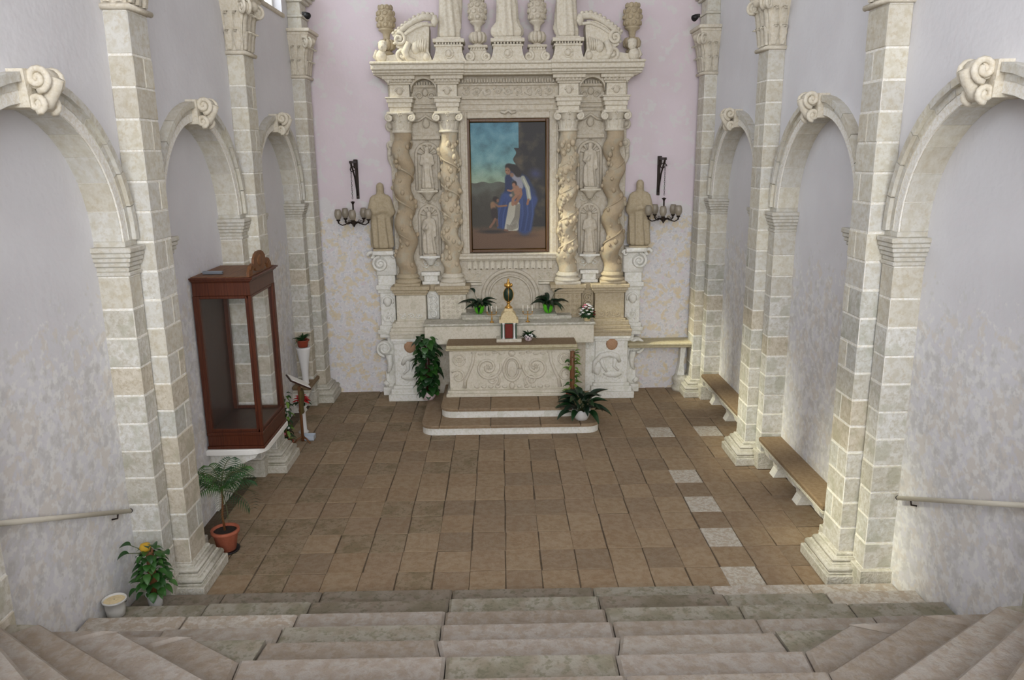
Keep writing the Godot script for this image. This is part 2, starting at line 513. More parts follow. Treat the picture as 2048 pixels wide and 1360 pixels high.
func build_shell():
	for s in [-1, 1]:
		var side := "left" if s < 0 else "right"
		var w = tag(Node3D.new(), "white plastered %s nave wall with flaking limewash low down" % side, "", "", "structure")
		w.name = "wall_" + side
		add_child(w, true)
		var edges := [-0.36, 2.89, 5.84, 8.9]
		for i in 3:
			var st := ST()
			var z0: float = edges[i]
			var z1: float = edges[i + 1]
			var c: float = BAYS[i]
			var r := ARC + 0.1
			var top: float = 6.13 if s < 0 else TOP
			var poly := PackedVector2Array([Vector2(z1, 0), Vector2(z1, top), Vector2(z0, top), Vector2(z0, 0), Vector2(c - r, 0), Vector2(c - r, SPRING)])
			for k in range(1, 24):
				var a := PI - PI * k / 24.0
				poly.append(Vector2(c + cos(a) * r, SPRING + sin(a) * r))
			poly.append(Vector2(c + r, SPRING))
			poly.append(Vector2(c + r, 0))
			prism(st, poly, -s * WX - 0.12, -s * WX + 0.12)
			# shift so that the nave side lies on WX
			var o = part(st, "wall_face", M.wall, w, Vector3(s * 0.12, 0, 0))
			turned(o)
			if s < 0:
				# window opening of the bay, from 6.13 to 7.95
				var st2 := ST()
				for e in [[z0, c - 0.98, 6.13, 7.95], [c + 0.98, z1, 6.13, 7.95], [z0, z1, 7.95, TOP]]:
					bl(st2, -WX - 0.24, -WX, e[2], e[3], e[0], e[1], 0.002)
				part(st2, "wall_face", M.wall, w)
		var st3 := ST()
		bl(st3, s * WX, s * (WX + 0.24), -0.2, TOP, 8.9, 18.7, 0.002)
		part(st3, "wall_face", M.wall, w)
		# niche backs
		var st4 := ST()
		if s < 0:
			for e in [[-0.6, 18.7, -0.2, 6.13]]:
				bl(st4, -NX, -NX - 0.25, e[2], e[3], e[0], e[1], 0.002)
			for i in 3:
				var z0: float = edges[i] - (0.24 if i == 0 else 0.0)
				for e in [[z0, BAYS[i] - 0.98, 6.13, 7.95], [BAYS[i] + 0.98, edges[i + 1], 6.13, 7.95]]:
					bl(st4, -NX - 0.25, -WX - 0.2, e[2], e[3], e[0], e[1], 0.002)
			bl(st4, -NX - 0.25, -WX - 0.2, 7.95, TOP, -0.6, 8.9, 0.002)
			bl(st4, -NX - 0.25, -WX - 0.2, 6.13, TOP, 8.9, 9.4, 0.002)
			bl(st4, -NX - 0.25, -WX - 0.2, 7.95, TOP, 9.4, 18.7, 0.002)
			bl(st4, -NX - 0.25, -WX - 0.2, 6.13, TOP, 11.3, 18.7, 0.002)
		else:
			bl(st4, NX, NX + 0.25, -0.2, TOP, -0.6, 18.7, 0.002)
		part(st4, "niche_wall", M.wall, w)
	var b = tag(Node3D.new(), "pinkish back wall behind the altarpiece with ochre flaking patches", "", "", "structure")
	b.name = "wall_back"
	add_child(b, true)
	var st := ST()
	bl(st, -3.8, 3.8, -0.2, TOP, BZ - 0.25, BZ, 0.002)
	part(st, "wall_face", M.wall_back, b)
	var rr = tag(Node3D.new(), "white plastered entrance wall with a tall door opening", "", "", "structure")
	rr.name = "wall_rear"
	add_child(rr, true)
	st = ST()
	for e in [[-3.8, -2.8, 0, TOP], [3.3, 3.8, 0, TOP], [-2.8, 3.3, 8.2, TOP], [-2.8, 3.3, 0, 2.4]]:
		bl(st, e[0], e[1], e[2], e[3], 17.8, 18.05, 0.002)
	part(st, "wall_face", M.plain, rr)
	var ce = tag(Node3D.new(), "whitewashed ceiling high above the nave", "", "", "structure")
	ce.name = "ceiling"
	add_child(ce, true)
	st = ST()
	bl(st, -3.8, 3.8, TOP, TOP + 0.25, -0.6, 18.7, 0.002)
	part(st, "ceiling_face", M.plain, ce)
	# clerestory window over the farthest left arch and its fellows
	for i in 3:
		var wi = tag(Node3D.new(), "bright clerestory window high on the left wall", "", "", "structure")
		wi.name = "window_%d" % (i + 1)
		add_child(wi, true)
		st = ST()
		var c: float = BAYS[i]
		bl(st, -WX - 0.2, -WX + 0.03, 6.07, 6.13, c - 1.02, c + 1.02, 0.01)
		part(st, "window_sill", M.carve, wi)
		st = ST()
		for e in [[c - 0.98, c - 0.92, 6.13, 7.95], [c + 0.92, c + 0.98, 6.13, 7.95], [c - 0.92, c + 0.92, 7.89, 7.95]]:
			bl(st, -WX - 0.22, -WX - 0.12, e[2], e[3], e[0], e[1], 0.008)
		part(st, "window_frame", M.white_matte, wi)

func build_floor():
	rng.seed = 5
	var f = tag(Node3D.new(), "worn brown stone paving of the chapel floor", "", "", "structure")
	f.name = "floor"
	add_child(f, true)
	var st := ST()
	bl(st, -3.75, 3.75, -0.3, -0.012, -0.5, 18.6, 0.002)
	part(st, "bedding", M.joint, f)
	var tiles := []
	for k in 4:
		var t := ST()
		var j := 0.008
		var poly := PackedVector2Array()
		for c in [[-1, -1], [1, -1], [1, 1], [-1, 1]]:
			poly.append(Vector2(c[0] * 0.1755 + rng.randf_range(-j, 0), c[1] * 0.2005 + rng.randf_range(-j, 0)))
		slab(t, poly, -0.04, 0.0, 0.004)
		tiles.append(done(t))
	var pale := {"15_9": 1, "15_11": 1, "15_13": 1, "15_15": 1, "15_5": 1, "17_5": 1}
	for i in 19:
		for k in 16:
			var x := -3.06 - 0.10 + i * 0.3597
			var z := -0.16 + k * 0.4105
			if absf(x) > 3.36: continue
			var under_altar: bool = absf(x - 0.04) < 1.0 and z < 1.2
			if under_altar: continue
			var m = M.pave[rng.randi() % M.pave.size()]
			if x < -0.6 and rng.randf() < 0.35: m = M.pave_moss
			if pale.get("%d_%d" % [i, k], 0) == 1: m = M.pave_pale
			var o = part(tiles[rng.randi() % 4], "paving_tile", m, f, Vector3(x, rng.randf_range(-0.006, 0.002), z))
			if rng.randf() < 0.5: o.rotation.y = PI

const STEP_Z := [6.37, 6.77, 7.18, 7.59, 7.99, 8.40, 8.83, 9.26, 9.68, 10.1, 10.52, 10.94, 11.36, 11.78, 12.2, 12.62]

func step_edge(k: int) -> Array:
	# front edge of step k as a plan polyline from the left wall to the right wall; the upper steps turn forward at both ends
	var z: float = STEP_Z[k]
	if k < 5:
		return [Vector2(-3.5, z), Vector2(-2.7, z), Vector2(-1.8, z), Vector2(-0.6, z), Vector2(0.7, z), Vector2(1.8, z), Vector2(2.7, z), Vector2(3.5, z)]
	var b := 1.84 - 0.03 * (k - 5)
	var zw := 8.13 + 0.14 * (k - 5)
	var xw := minf(b + (z - zw) / 0.66, 3.3)
	return [Vector2(-3.5, zw), Vector2(-xw, zw), Vector2(-b, z), Vector2(-0.5, z), Vector2(0.6, z), Vector2(b, z), Vector2(xw, zw), Vector2(3.5, zw)]

func build_stairs():
	rng.seed = 8
	var s = thing("stone_stairs", "broad worn stone stairs descending to the chapel floor", "stairs", Vector3.ZERO, "", "structure")
	var n := STEP_Z.size()
	for k in n:
		var a := step_edge(k)
		var y1 := 0.15 * (k + 1)
		var back := []
		if k + 1 < n:
			back = step_edge(k + 1)
		else:
			for v in a: back.append(Vector2(v.x, 17.8))
		var step := Node3D.new()
		step.name = "step"
		s.add_child(step, true)
		for j in 7:
			var shift := rng.randf_range(-0.25, 0.25) if j > 0 and k < 5 else 0.0
			var shift2 := shift
			var p0: Vector2 = a[j]
			var p1: Vector2 = a[j + 1]
			var q1: Vector2 = back[j + 1]
			var q0: Vector2 = back[j]
			# the wing of a step may reach in front of the straight step below it: keep the tread at least a hand deep
			q0.y = maxf(q0.y, p0.y + 0.12) + 0.05
			q1.y = maxf(q1.y, p1.y + 0.12) + 0.05
			var g := 0.004
			var wob := rng.randf_range(-0.012, 0.012)
			var poly := PackedVector2Array([p0 + Vector2(g, wob), p1 + Vector2(-g, wob), q1 + Vector2(-g, 0), q0 + Vector2(g, 0)])
			var st := ST()
			slab(st, poly, -0.1 if k < 6 else y1 - 0.7, y1 + rng.randf_range(-0.008, 0.004), 0.022)
			var m = M.tread[rng.randi() % M.tread.size()]
			if rng.randf() < 0.3: m = M.tread_moss
			if k < 2: m = M.tread_dark if rng.randf() < 0.7 else M.tread_moss
			if (k == 0 and j > 4) or (k == 1 and j == 6) or (k == 2 and j < 2): m = M.tread_pale
			part(st, "tread_stone", m, step)

func sector(st, r0: float, r1: float, a0: float, a1: float, z0: float, z1: float, n := 2):
	for k in n:
		var b0 := lerpf(a0, a1, float(k) / n)
		var b1 := lerpf(a0, a1, float(k + 1) / n)
		var p := []
		for e in [[r0, b0], [r1, b0], [r1, b1], [r0, b1]]:
			p.append(Vector2(cos(e[1]) * e[0], SPRING + sin(e[1]) * e[0]))
		var f := func(v, z): return Vector3(v.x, v.y, z)
		var o := Vector3((p[0].x + p[2].x) / 2, (p[0].y + p[2].y) / 2, (z0 + z1) / 2)
		quad_out(st, f.call(p[0], z0), f.call(p[1], z0), f.call(p[2], z0), f.call(p[3], z0), o)
		quad_out(st, f.call(p[0], z1), f.call(p[1], z1), f.call(p[2], z1), f.call(p[3], z1), o)
		quad_out(st, f.call(p[0], z0), f.call(p[0], z1), f.call(p[3], z1), f.call(p[3], z0), o)
		quad_out(st, f.call(p[1], z0), f.call(p[1], z1), f.call(p[2], z1), f.call(p[2], z0), o)
		if k == 0: quad_out(st, f.call(p[0], z0), f.call(p[1], z0), f.call(p[1], z1), f.call(p[0], z1), o)
		if k == n - 1: quad_out(st, f.call(p[3], z0), f.call(p[2], z0), f.call(p[2], z1), f.call(p[3], z1), o)

func stone_at(y: float):
	var a = M.damp if rng.randf() < clampf((2.9 - y) / 1.2, 0.04, 1.0) else M.ash
	return a[rng.randi() % a.size()]

func build_arches():
	rng.seed = 21
	var place := ["nearest the stairs", "in the middle bay", "next to the altarpiece wall"]
	for s in [-1, 1]:
		for i in 3:
			var c: float = BAYS[i]
			var side := "left" if s < 0 else "right"
			var t = thing("blind_arch", "moulded stone blind arch with scroll keystone on the %s wall %s" % [side, place[2 - i]], "arch", Vector3(0, 0, c), "blind arches along the nave walls")
			turned(t)
			var zf: float = -s * JX
			var zb: float = -s * (NX + 0.02)
			var into: float = s             # direction from the wall towards the nave
			# mortar ring behind the stones
			var st := ST()
			sector(st, ARC + 0.008, ARC + 0.19, 0.0, PI, zf - into * 0.008, zb, 26)
			part(st, "mortar", M.mortar, t)
			var n := 13
			for k in n:
				if k == n / 2: continue
				var a0 := PI * k / n + 0.0045
				var a1 := PI * (k + 1) / n - 0.0045
				st = ST()
				sector(st, ARC, ARC + 0.09, a0, a1, zf - into * 0.022, zb, 2)
				sector(st, ARC + 0.09, ARC + 0.145, a0, a1, zf, zb, 2)
				sector(st, ARC + 0.145, ARC + 0.205, a0, a1, zf + into * 0.035, zb, 2)
				part(st, "voussoir", stone_at(3.4), t)
			# keystone: scrolled console
			var key := Node3D.new()
			key.name = "keystone"
			t.add_child(key, true)
			st = ST()
			var a0 := PI * (n / 2) / n
			var a1 := PI * (n / 2 + 1) / n
			sector(st, ARC - 0.02, ARC + 0.225, a0 + 0.004, a1 - 0.004, zf + into * 0.05, zb, 2)
			part(st, "keystone_block", M.carve_pale, key)
			var sc := ST(true)
			var top := SPRING + ARC
			for e in [[0.16, 0.085, 0.10], [0.0, 0.058, 0.075]]:
				for x in [-0.085, 0.085]:
					var pts := []
					for q in 19:
						var an := -PI / 2 + TAU * 1.4 * q / 18.0
						var rr := lerpf(e[1], 0.015, q / 18.0)
						pts.append(Vector3(x, top + e[0] + sin(an) * rr, zf + into * (e[2] + cos(an) * rr)))
					tube(sc, pts, 0.024, 6)
				tube(sc, [Vector3(-0.085, top + e[0], zf + into * e[2]), Vector3(0.085, top + e[0], zf + into * e[2])], e[1] * 0.85, 12)
			tube(sc, [Vector3(0, top + 0.17, zf + into * 0.18), Vector3(0, top + 0.09, zf + into * 0.14), Vector3(0, top + 0.0, zf + into * 0.10), Vector3(0, top - 0.04, zf + into * 0.06)], [0.055, 0.06, 0.045, 0.025], 8)
			part(sc, "scroll", M.carve_pale, key)
			# jambs and imposts
			for d in [-1, 1]:
				var x0: float = d * ARC
				var x1: float = d * (ARC + 0.215)
				st = ST()
				bl(st, x0 + d * 0.004, x1, 0.0, 3.1, zf - into * 0.004, zb, 0.002)
				part(st, "mortar", M.mortar, t)
				var y := 0.0
				var first := true
				while y < 3.08:
					var h := 0.24 if first else minf(0.257, 3.09 - y)
					if 3.09 - (y + h) < 0.1: h = 3.09 - y
					st = ST()
					var pr := 0.04 if first else rng.randf_range(-0.003, 0.003)
					bl(st, x0 - d * pr, x1, y, y + h - 0.011, zf + into * pr, zb, 0.007)
					part(st, "jamb_stone", M.base if first else stone_at(y), t)
					first = false
					y += h
				st = ST()
				for e in [[3.09, 3.125, 0.018], [3.125, 3.17, 0.006], [3.17, 3.21, 0.028], [3.21, 3.25, 0.045], [3.25, 3.29, 0.058], [3.29, 3.335, 0.07]]:
					bl(st, x0 - d * e[2], x1, e[0], e[1], zf + into * e[2], zb, 0.008)
				bl(st, x0, x1, 3.335, 3.382, zf + into * 0.0, zb, 0.004)
				part(st, "impost", M.ash[1], t)

func build_pilasters():
	rng.seed = 33
	var place := ["beside the altarpiece wall", "in the middle of the nave", "at the foot of the stairs"]
	for s in [-1, 1]:
		for i in 3:
			var zf: float = PIERS[i]
			var zb := zf - PIER_D
			var side := "left" if s < 0 else "right"
			var t = thing("stone_pilaster", "tall ashlar pilaster with carved capital on the %s wall %s" % [side, place[i]], "pilaster", Vector3.ZERO, "pilasters along the nave walls")
			var st := ST()
			bm(st, s, PX + 0.004, WX, 0.2, 5.24, zb + 0.004, zf - 0.004, 0.003)
			part(st, "mortar", M.mortar, t)
			# base
			st = ST()
			for e in [[0.0, 0.105, 0.15], [0.105, 0.125, 0.125], [0.185, 0.205, 0.085], [0.25, 0.285, 0.03]]:
				bm(st, s, PX - e[2], WX, e[0], e[1], maxf(zb - e[2], BZ), zf + e[2], 0.008)
			part(st, "base", M.base, t)
			st = ST(true)
			for e in [[0.155, 0.10, 0.034], [0.228, 0.052, 0.024]]:
				var x: float = s * (PX - e[1])
				var za := maxf(zb - e[1], BZ + 0.01)
				tube(st, [Vector3(s * WX, e[0], zf + e[1]), Vector3(x, e[0], zf + e[1]), Vector3(x, e[0], za)], e[2], 8)
				bm(st, s, PX - e[1], WX, e[0] - e[2], e[0] + e[2], za, zf + e[1], 0.002)
			part(st, "base_torus", M.base, t)
			# courses of ashlar
			var y := 0.285
			var odd := false
			while y < 5.2:
				var h := minf(0.256, 5.235 - y)
				if 5.235 - (y + h) < 0.1: h = 5.235 - y
				var j := rng.randf_range(-0.003, 0.003)
				if odd:
					var zc := lerpf(zb, zf, rng.randf_range(0.3, 0.5))
					for e in [[zb, zc - 0.0035], [zc + 0.0035, zf]]:
						st = ST()
						bm(st, s, PX - j, WX, y, y + h - 0.011, e[0], e[1], 0.008)
						part(st, "ashlar_block", stone_at(y), t)
				else:
					st = ST()
					bm(st, s, PX - j, WX, y, y + h - 0.011, zb, zf + j, 0.008)
					part(st, "ashlar_block", stone_at(y), t)
				odd = not odd
				y += h
			capital(t, s, zf, zb)

# composite capital on a wall pilaster, with the entablature block over it
func capital(t, s: int, zf: float, zb: float):
	var st := ST(true)
	var za := maxf(zb - 0.03, BZ + 0.005)
	var x: float = s * (PX - 0.02)
	tube(st, [Vector3(s * WX, 5.255, zf + 0.02), Vector3(x, 5.255, zf + 0.02), Vector3(x, 5.255, za)], 0.026, 8)
	bm(st, s, PX - 0.02, WX, 5.235, 5.28, za, zf + 0.02, 0.003)
	part(st, "collar", M.carve_pale, t)
	# bell
	st = ST()
	var rings := []
	for e in [[5.28, 0.0], [5.55, 0.02], [5.74, 0.07], [5.86, 0.11]]:
		var zn := maxf(zb - e[1], BZ + 0.005)
		var r := PackedVector3Array([Vector3(s * (WX), e[0], zf + e[1]), Vector3(s * (PX - e[1]), e[0], zf + e[1]), Vector3(s * (PX - e[1]), e[0], zn), Vector3(s * (WX), e[0], zn)])
		rings.append(r)
	loft(st, rings)
	part(st, "bell", M.carve_pale, t)
	# acanthus leaves, two tiers, on the two visible faces
	var lf := ST(true)
	for tier in [[5.29, 0.24, 0.0], [5.42, 0.32, 0.5]]:
		for k in 2:
			var u: float = (k + 0.5 + tier[2] * 0.5) / 2.0 - tier[2] * 0.12
			acanthus(lf, Vector3(s * lerpf(WX, PX, u), tier[0], zf + 0.015), Vector3(0, 0, 1), tier[1], 0.10)
		for k in 3:
			var u := (k + 0.5) / 3.0
			if tier[2] > 0.0: u = (k + 0.2) / 2.5
			acanthus(lf, Vector3(s * (PX - 0.015), tier[0], lerpf(zb, zf, u)), Vector3(-s, 0, 0), tier[1], 0.12)
	part(lf, "leaf_carving", M.carve_pale, t)
	# corner volutes
	st = ST(true)
	for e in [[zf + 0.09, 1.0], [zb + 0.02, -1.0]]:
		if e[1] < 0 and zb < 0.0: continue
		var cpos := Vector3(s * (PX - 0.09), 5.74, e[0])
		var dir := Vector3(-s, 0, e[1]).normalized()
		for off in [-0.035, 0.035]:
			var side: Vector3 = dir.cross(Vector3.UP) * off
			var pts := []
			for q in 22:
				var an := PI * 0.75 - TAU * 1.6 * q / 21.0
				var r := lerpf(0.085, 0.012, q / 21.0)
				pts.append(cpos + side + dir * (cos(an) * r) + Vector3.UP * (sin(an) * r))
			tube(st, pts, 0.02, 6)
		tube(st, [cpos - dir.cross(Vector3.UP) * 0.04, cpos + dir.cross(Vector3.UP) * 0.04], 0.06, 12)
		tube(st, [cpos - dir * 0.16 - Vector3.UP * 0.2, cpos - dir * 0.07 - Vector3.UP * 0.02, cpos - dir * 0.05 + Vector3.UP * 0.085], [0.02, 0.03, 0.02], 6)
	ell(st, Vector3(s * (PX - 0.11), 5.79, (zf + zb) * 0.5), Vector3(0.05, 0.06, 0.06))
	part(st, "volute", M.carve_pale, t)
	st = ST()
	for e in [[5.86, 5.90, 0.12], [5.90, 5.95, 0.15]]:
		bm(st, s, PX - e[2], WX, e[0], e[1], maxf(zb - e[2], BZ + 0.005), zf + e[2], 0.008)
	part(st, "abacus", M.carve_pale, t)
	st = ST()
	for e in [[5.95, 6.12, 0.01], [6.12, 6.16, 0.03], [6.16, 6.34, 0.0], [6.34, 6.38, 0.05], [6.38, 6.43, 0.09], [6.43, 6.48, 0.13], [6.48, 7.6, -0.02]]:
		bm(st, s, PX - e[2], WX, e[0], e[1], maxf(zb - e[2], BZ + 0.005), zf + e[2], 0.008)
	part(st, "entablature_block", M.ash[0], t)

# one carved leaf curling away from the face; nrm is the face's outward direction
func acanthus(st, at: Vector3, nrm: Vector3, h: float, w: float):
	var u := Vector3.UP.cross(nrm)
	var rows := []
	var n := 8
	var size := absf(h)
	for i in n + 1:
		var t := float(i) / n
		var y := h * (t * 1.08 if t < 0.8 else 0.864 + (t - 0.8) * 0.25 - maxf(0.0, t - 0.88) * 1.1)
		var out := size * (0.05 + 0.05 * sin(t * PI) + pow(t, 4.0) * 0.34)
		var ww := w * 0.5 * (0.62 + 0.42 * sin(t * 2.5)) * (1.0 - 0.75 * pow(t, 5.0)) * (1.0 if i % 2 == 0 else 0.84)
		var p := at + Vector3.UP * y + nrm * out
		rows.append([p - u * ww - nrm * size * 0.07, p - u * ww * 0.5 + nrm * size * 0.03, p - nrm * size * 0.02, p + u * ww * 0.5 + nrm * size * 0.03, p + u * ww - nrm * size * 0.07])
	for i in n:
		for j in 4:
			quad(st, rows[i][j], rows[i][j + 1], rows[i + 1][j + 1], rows[i + 1][j])
			quad(st, rows[i][j] - nrm * 0.02, rows[i + 1][j] - nrm * 0.02, rows[i + 1][j + 1] - nrm * 0.02, rows[i][j + 1] - nrm * 0.02)

func build_benches():
	for e in [[1, 4.365, "long stone wall bench under the middle arch on the right wall"], [1, 1.405, "short stone wall bench on the right beside the altarpiece"], [-1, 0.36, "stone wall bench on the left behind the lectern"]]:
		var s: int = e[0]
		var half := 1.02 if s > 0 else 0.42
		var t = thing("stone_bench", e[2], "bench", Vector3(0, 0, e[1]), "stone benches along the walls")
		var st := ST()
		bm(st, s, 3.21, NX, 0.385, 0.45, -half, half, 0.015)
		part(st, "seat_slab", M.dusty, t)
		st = ST()
		bm(st, s, 3.225, NX, 0.335, 0.385, -half, half, 0.012)
		part(st, "seat_moulding", M.base, t)
		for z in ([-0.8, 0.0, 0.8] if s > 0 else [-0.32, 0.32]):
			st = ST()
			var poly := PackedVector2Array([Vector2(s * 3.24, 0.335), Vector2(s * 3.27, 0.25), Vector2(s * 3.36, 0.2), Vector2(s * 3.38, 0.1), Vector2(s * 3.33, 0.0), Vector2(s * NX, 0.0), Vector2(s * NX, 0.335)])
			prism(st, poly, z - 0.08, z + 0.08)
			part(st, "bracket", M.carve_low, t)

# ---------------------------------------------------------------- sculpted figures
# caps: [ax, ay, az, ra, bx, by, bz, rb]; one smooth surface through all of them, draped folds below fold_y
func figure_mesh(caps: Array, size: Vector3, cell: float, folds: int, amp: float, fold_y: float, flat_z := 0.85) -> ArrayMesh:
	var nx := int(size.x / cell) + 3
	var ny := int(size.y / cell) + 4
	var nz := int(size.z / cell) + 3
	var o := Vector3(-nx * cell * 0.5, -cell * 1.5, -nz * cell * 0.5)
	var f := PackedFloat32Array()
	f.resize(nx * ny * nz)
	var k := 0.035 * size.y
	var A := []
	for c in caps:
		var a := Vector3(c[0], c[1], c[2])
		var b := Vector3(c[4], c[5], c[6]) - a
		A.append([a, b, 1.0 / maxf(b.dot(b), 1e-6), c[3], c[7] - c[3]])
	for y in ny:
		for z in nz:
			for x in nx:
				var p := o + Vector3(x, y, z) * cell
				var q := Vector3(p.x, p.y, p.z / flat_z)
				var d := 1e3
				for c in A:
					var v: Vector3 = q - c[0]
					var h := clampf(v.dot(c[1]) * c[2], 0.0, 1.0)
					var e: float = (v - c[1] * h).length() - c[3] - c[4] * h
					var m := maxf(k - absf(d - e), 0.0)
					d = minf(d, e) - m * m * 0.25 / k
				if q.y < fold_y and d < 0.15:
					d += amp * sin(atan2(q.x, q.z) * folds + q.y * 5.0 / size.y) * clampf((fold_y - q.y) / (0.12 * size.y), 0.0, 1.0)
				d = maxf(d, -p.y)
				f[(y * nz + z) * nx + x] = d
	var vid := PackedInt32Array()
	vid.resize(nx * ny * nz)
	vid.fill(-1)
	var verts := PackedVector3Array()
	var off := [0, 1, nx, nx + 1, nx * nz, nx * nz + 1, nx * nz + nx, nx * nz + nx + 1]
	var pos := [Vector3(0, 0, 0), Vector3(1, 0, 0), Vector3(0, 0, 1), Vector3(1, 0, 1), Vector3(0, 1, 0), Vector3(1, 1, 0), Vector3(0, 1, 1), Vector3(1, 1, 1)]
	var eds := [[0, 1], [2, 3], [4, 5], [6, 7], [0, 2], [1, 3], [4, 6], [5, 7], [0, 4], [1, 5], [2, 6], [3, 7]]
	for y in ny - 1:
		for z in nz - 1:
			for x in nx - 1:
				var i := (y * nz + z) * nx + x
				var neg := 0
				for q in 8:
					if f[i + off[q]] < 0.0: neg += 1
				if neg == 0 or neg == 8: continue
				var s := Vector3.ZERO
				var n := 0
				for e in eds:
					var a: float = f[i + off[e[0]]]
					var b: float = f[i + off[e[1]]]
					if (a < 0.0) != (b < 0.0):
						s += pos[e[0]].lerp(pos[e[1]], a / (a - b))
						n += 1
				vid[i] = verts.size()
				verts.append(o + (Vector3(x, y, z) + s / n) * cell)
	var st := ST(true)
	for y in range(1, ny - 1):
		for z in range(1, nz - 1):
			for x in range(1, nx - 1):
				var i := (y * nz + z) * nx + x
				var inside := f[i] < 0.0
				for e in [[1, nx, nx * nz], [nx * nz, 1, nx], [nx, nx * nz, 1]]:
					if inside == (f[i + e[0]] < 0.0): continue
					var a := vid[i]
					var b := vid[i - e[1]]
					var c := vid[i - e[1] - e[2]]
					var d := vid[i - e[2]]
					if a < 0 or b < 0 or c < 0 or d < 0: continue
					if inside: quad(st, verts[a], verts[d], verts[c], verts[b])
					else: quad(st, verts[a], verts[b], verts[c], verts[d])
	return done(st)

# robed standing figure; h height, w breadth, pose gives the arms
func robed(h: float, w: float, pose: String, cell: float, folds := 9) -> ArrayMesh:
	var c := []
	var add := func(ax, ay, az, ra, bx_, by_, bz_, rb): c.append([ax * w, ay * h, az * w, ra * w, bx_ * w, by_ * h, bz_ * w, rb * w])
	# plinth edge, skirt, torso, shoulders, neck, head, nose, hair
	add.call(0.0, 0.05, 0.0, 0.40, 0.0, 0.48, 0.02, 0.29)
	add.call(0.0, 0.48, 0.02, 0.29, 0.0, 0.72, 0.0, 0.30)
	add.call(-0.24, 0.775, 0.0, 0.15, 0.24, 0.775, 0.0, 0.15)
	add.call(0.0, 0.80, 0.0, 0.12, 0.0, 0.87, 0.02, 0.10)
	add.call(0.0, 0.895, 0.04, 0.125, 0.0, 0.94, 0.03, 0.14)
	add.call(0.0, 0.915, 0.17, 0.03, 0.0, 0.935, 0.15, 0.02)
	add.call(-0.08, 0.93, 0.12, 0.02, 0.08, 0.93, 0.12, 0.02)
	if pose == "hood":
		add.call(0.0, 0.955, -0.03, 0.16, 0.0, 0.84, -0.10, 0.17)
		add.call(-0.30, 0.74, 0.0, 0.20, -0.42, 0.56, 0.06, 0.22)
		add.call(0.30, 0.74, 0.0, 0.20, 0.42, 0.56, 0.06, 0.22)
		add.call(-0.42, 0.56, 0.06, 0.17, -0.08, 0.58, 0.34, 0.12)
		add.call(0.42, 0.56, 0.06, 0.17, 0.08, 0.60, 0.34, 0.12)
		add.call(-0.36, 0.5, -0.05, 0.16, -0.30, 0.06, -0.02, 0.22)
		add.call(0.36, 0.5, -0.05, 0.16, 0.30, 0.06, -0.02, 0.22)
	else:
		add.call(0.0, 0.955, -0.04, 0.14, 0.0, 0.86, -0.09, 0.12)
		add.call(-0.30, 0.75, 0.0, 0.12, -0.38, 0.60, 0.05, 0.11)
		add.call(0.30, 0.75, 0.0, 0.12, 0.38, 0.60, 0.05, 0.11)
		if pose == "child":
			add.call(-0.38, 0.60, 0.05, 0.10, -0.04, 0.58, 0.30, 0.08)
			add.call(0.38, 0.60, 0.05, 0.10, 0.10, 0.56, 0.32, 0.08)
			add.call(0.16, 0.60, 0.30, 0.10, 0.16, 0.70, 0.30, 0.10)
			add.call(0.16, 0.77, 0.30, 0.09, 0.16, 0.79, 0.30, 0.09)
			add.call(0.10, 0.60, 0.36, 0.06, -0.02, 0.54, 0.42, 0.05)
			add.call(-0.34, 0.06, 0.1, 0.2, 0.34, 0.06, 0.1, 0.2)
		elif pose == "raised":
			add.call(-0.38, 0.60, 0.05, 0.10, -0.44, 0.76, 0.22, 0.07)
			add.call(0.38, 0.60, 0.05, 0.10, 0.16, 0.52, 0.32, 0.08)
			add.call(0.36, 0.5, 0.0, 0.14, 0.40, 0.12, 0.05, 0.10)
		elif pose == "book":
			add.call(-0.38, 0.60, 0.05, 0.10, -0.12, 0.62, 0.34, 0.08)
			add.call(0.38, 0.60, 0.05, 0.10, 0.40, 0.44, 0.18, 0.07)
			add.call(-0.18, 0.60, 0.34, 0.07, -0.10, 0.68, 0.36, 0.07)
			add.call(-0.30, 0.45, 0.05, 0.12, -0.34, 0.10, 0.05, 0.16)
		else:
			add.call(-0.38, 0.60, 0.05, 0.10, -0.03, 0.64, 0.32, 0.07)
			add.call(0.38, 0.60, 0.05, 0.10, 0.03, 0.64, 0.32, 0.07)
	return figure_mesh(c, Vector3(w * 1.4, h * 1.04, w * 1.3), cell, folds, 0.024 * w * 2.0, 0.55 * h)

func statue(n: String, label: String, mesh: Mesh, mat_, at: Vector3, group: String, plinth_r := 0.0, turn := 0.0):
	var t = thing(n, label, "statue", at, group)
	t.rotation.y = turn
	part(mesh, "figure", mat_, t, Vector3(0, 0.03, 0))
	var st := ST()
	bx(st, Vector3(0, 0.015, 0), Vector3(plinth_r * 2, 0.03, plinth_r * 1.7), 0.008)
	part(st, "plinth", mat_, t)
	return t

# ---------------------------------------------------------------- carving
func rosette(st, c: Vector3, r: float, petals := 8):
	for k in petals:
		var a := TAU * k / petals
		ell(st, c + Vector3(cos(a) * r * 0.62, sin(a) * r * 0.62, 0), Vector3(r * 0.30, r * 0.30, r * 0.28), 7, 4)
	ell(st, c, Vector3(r * 0.28, r * 0.28, r * 0.4), 8, 4)

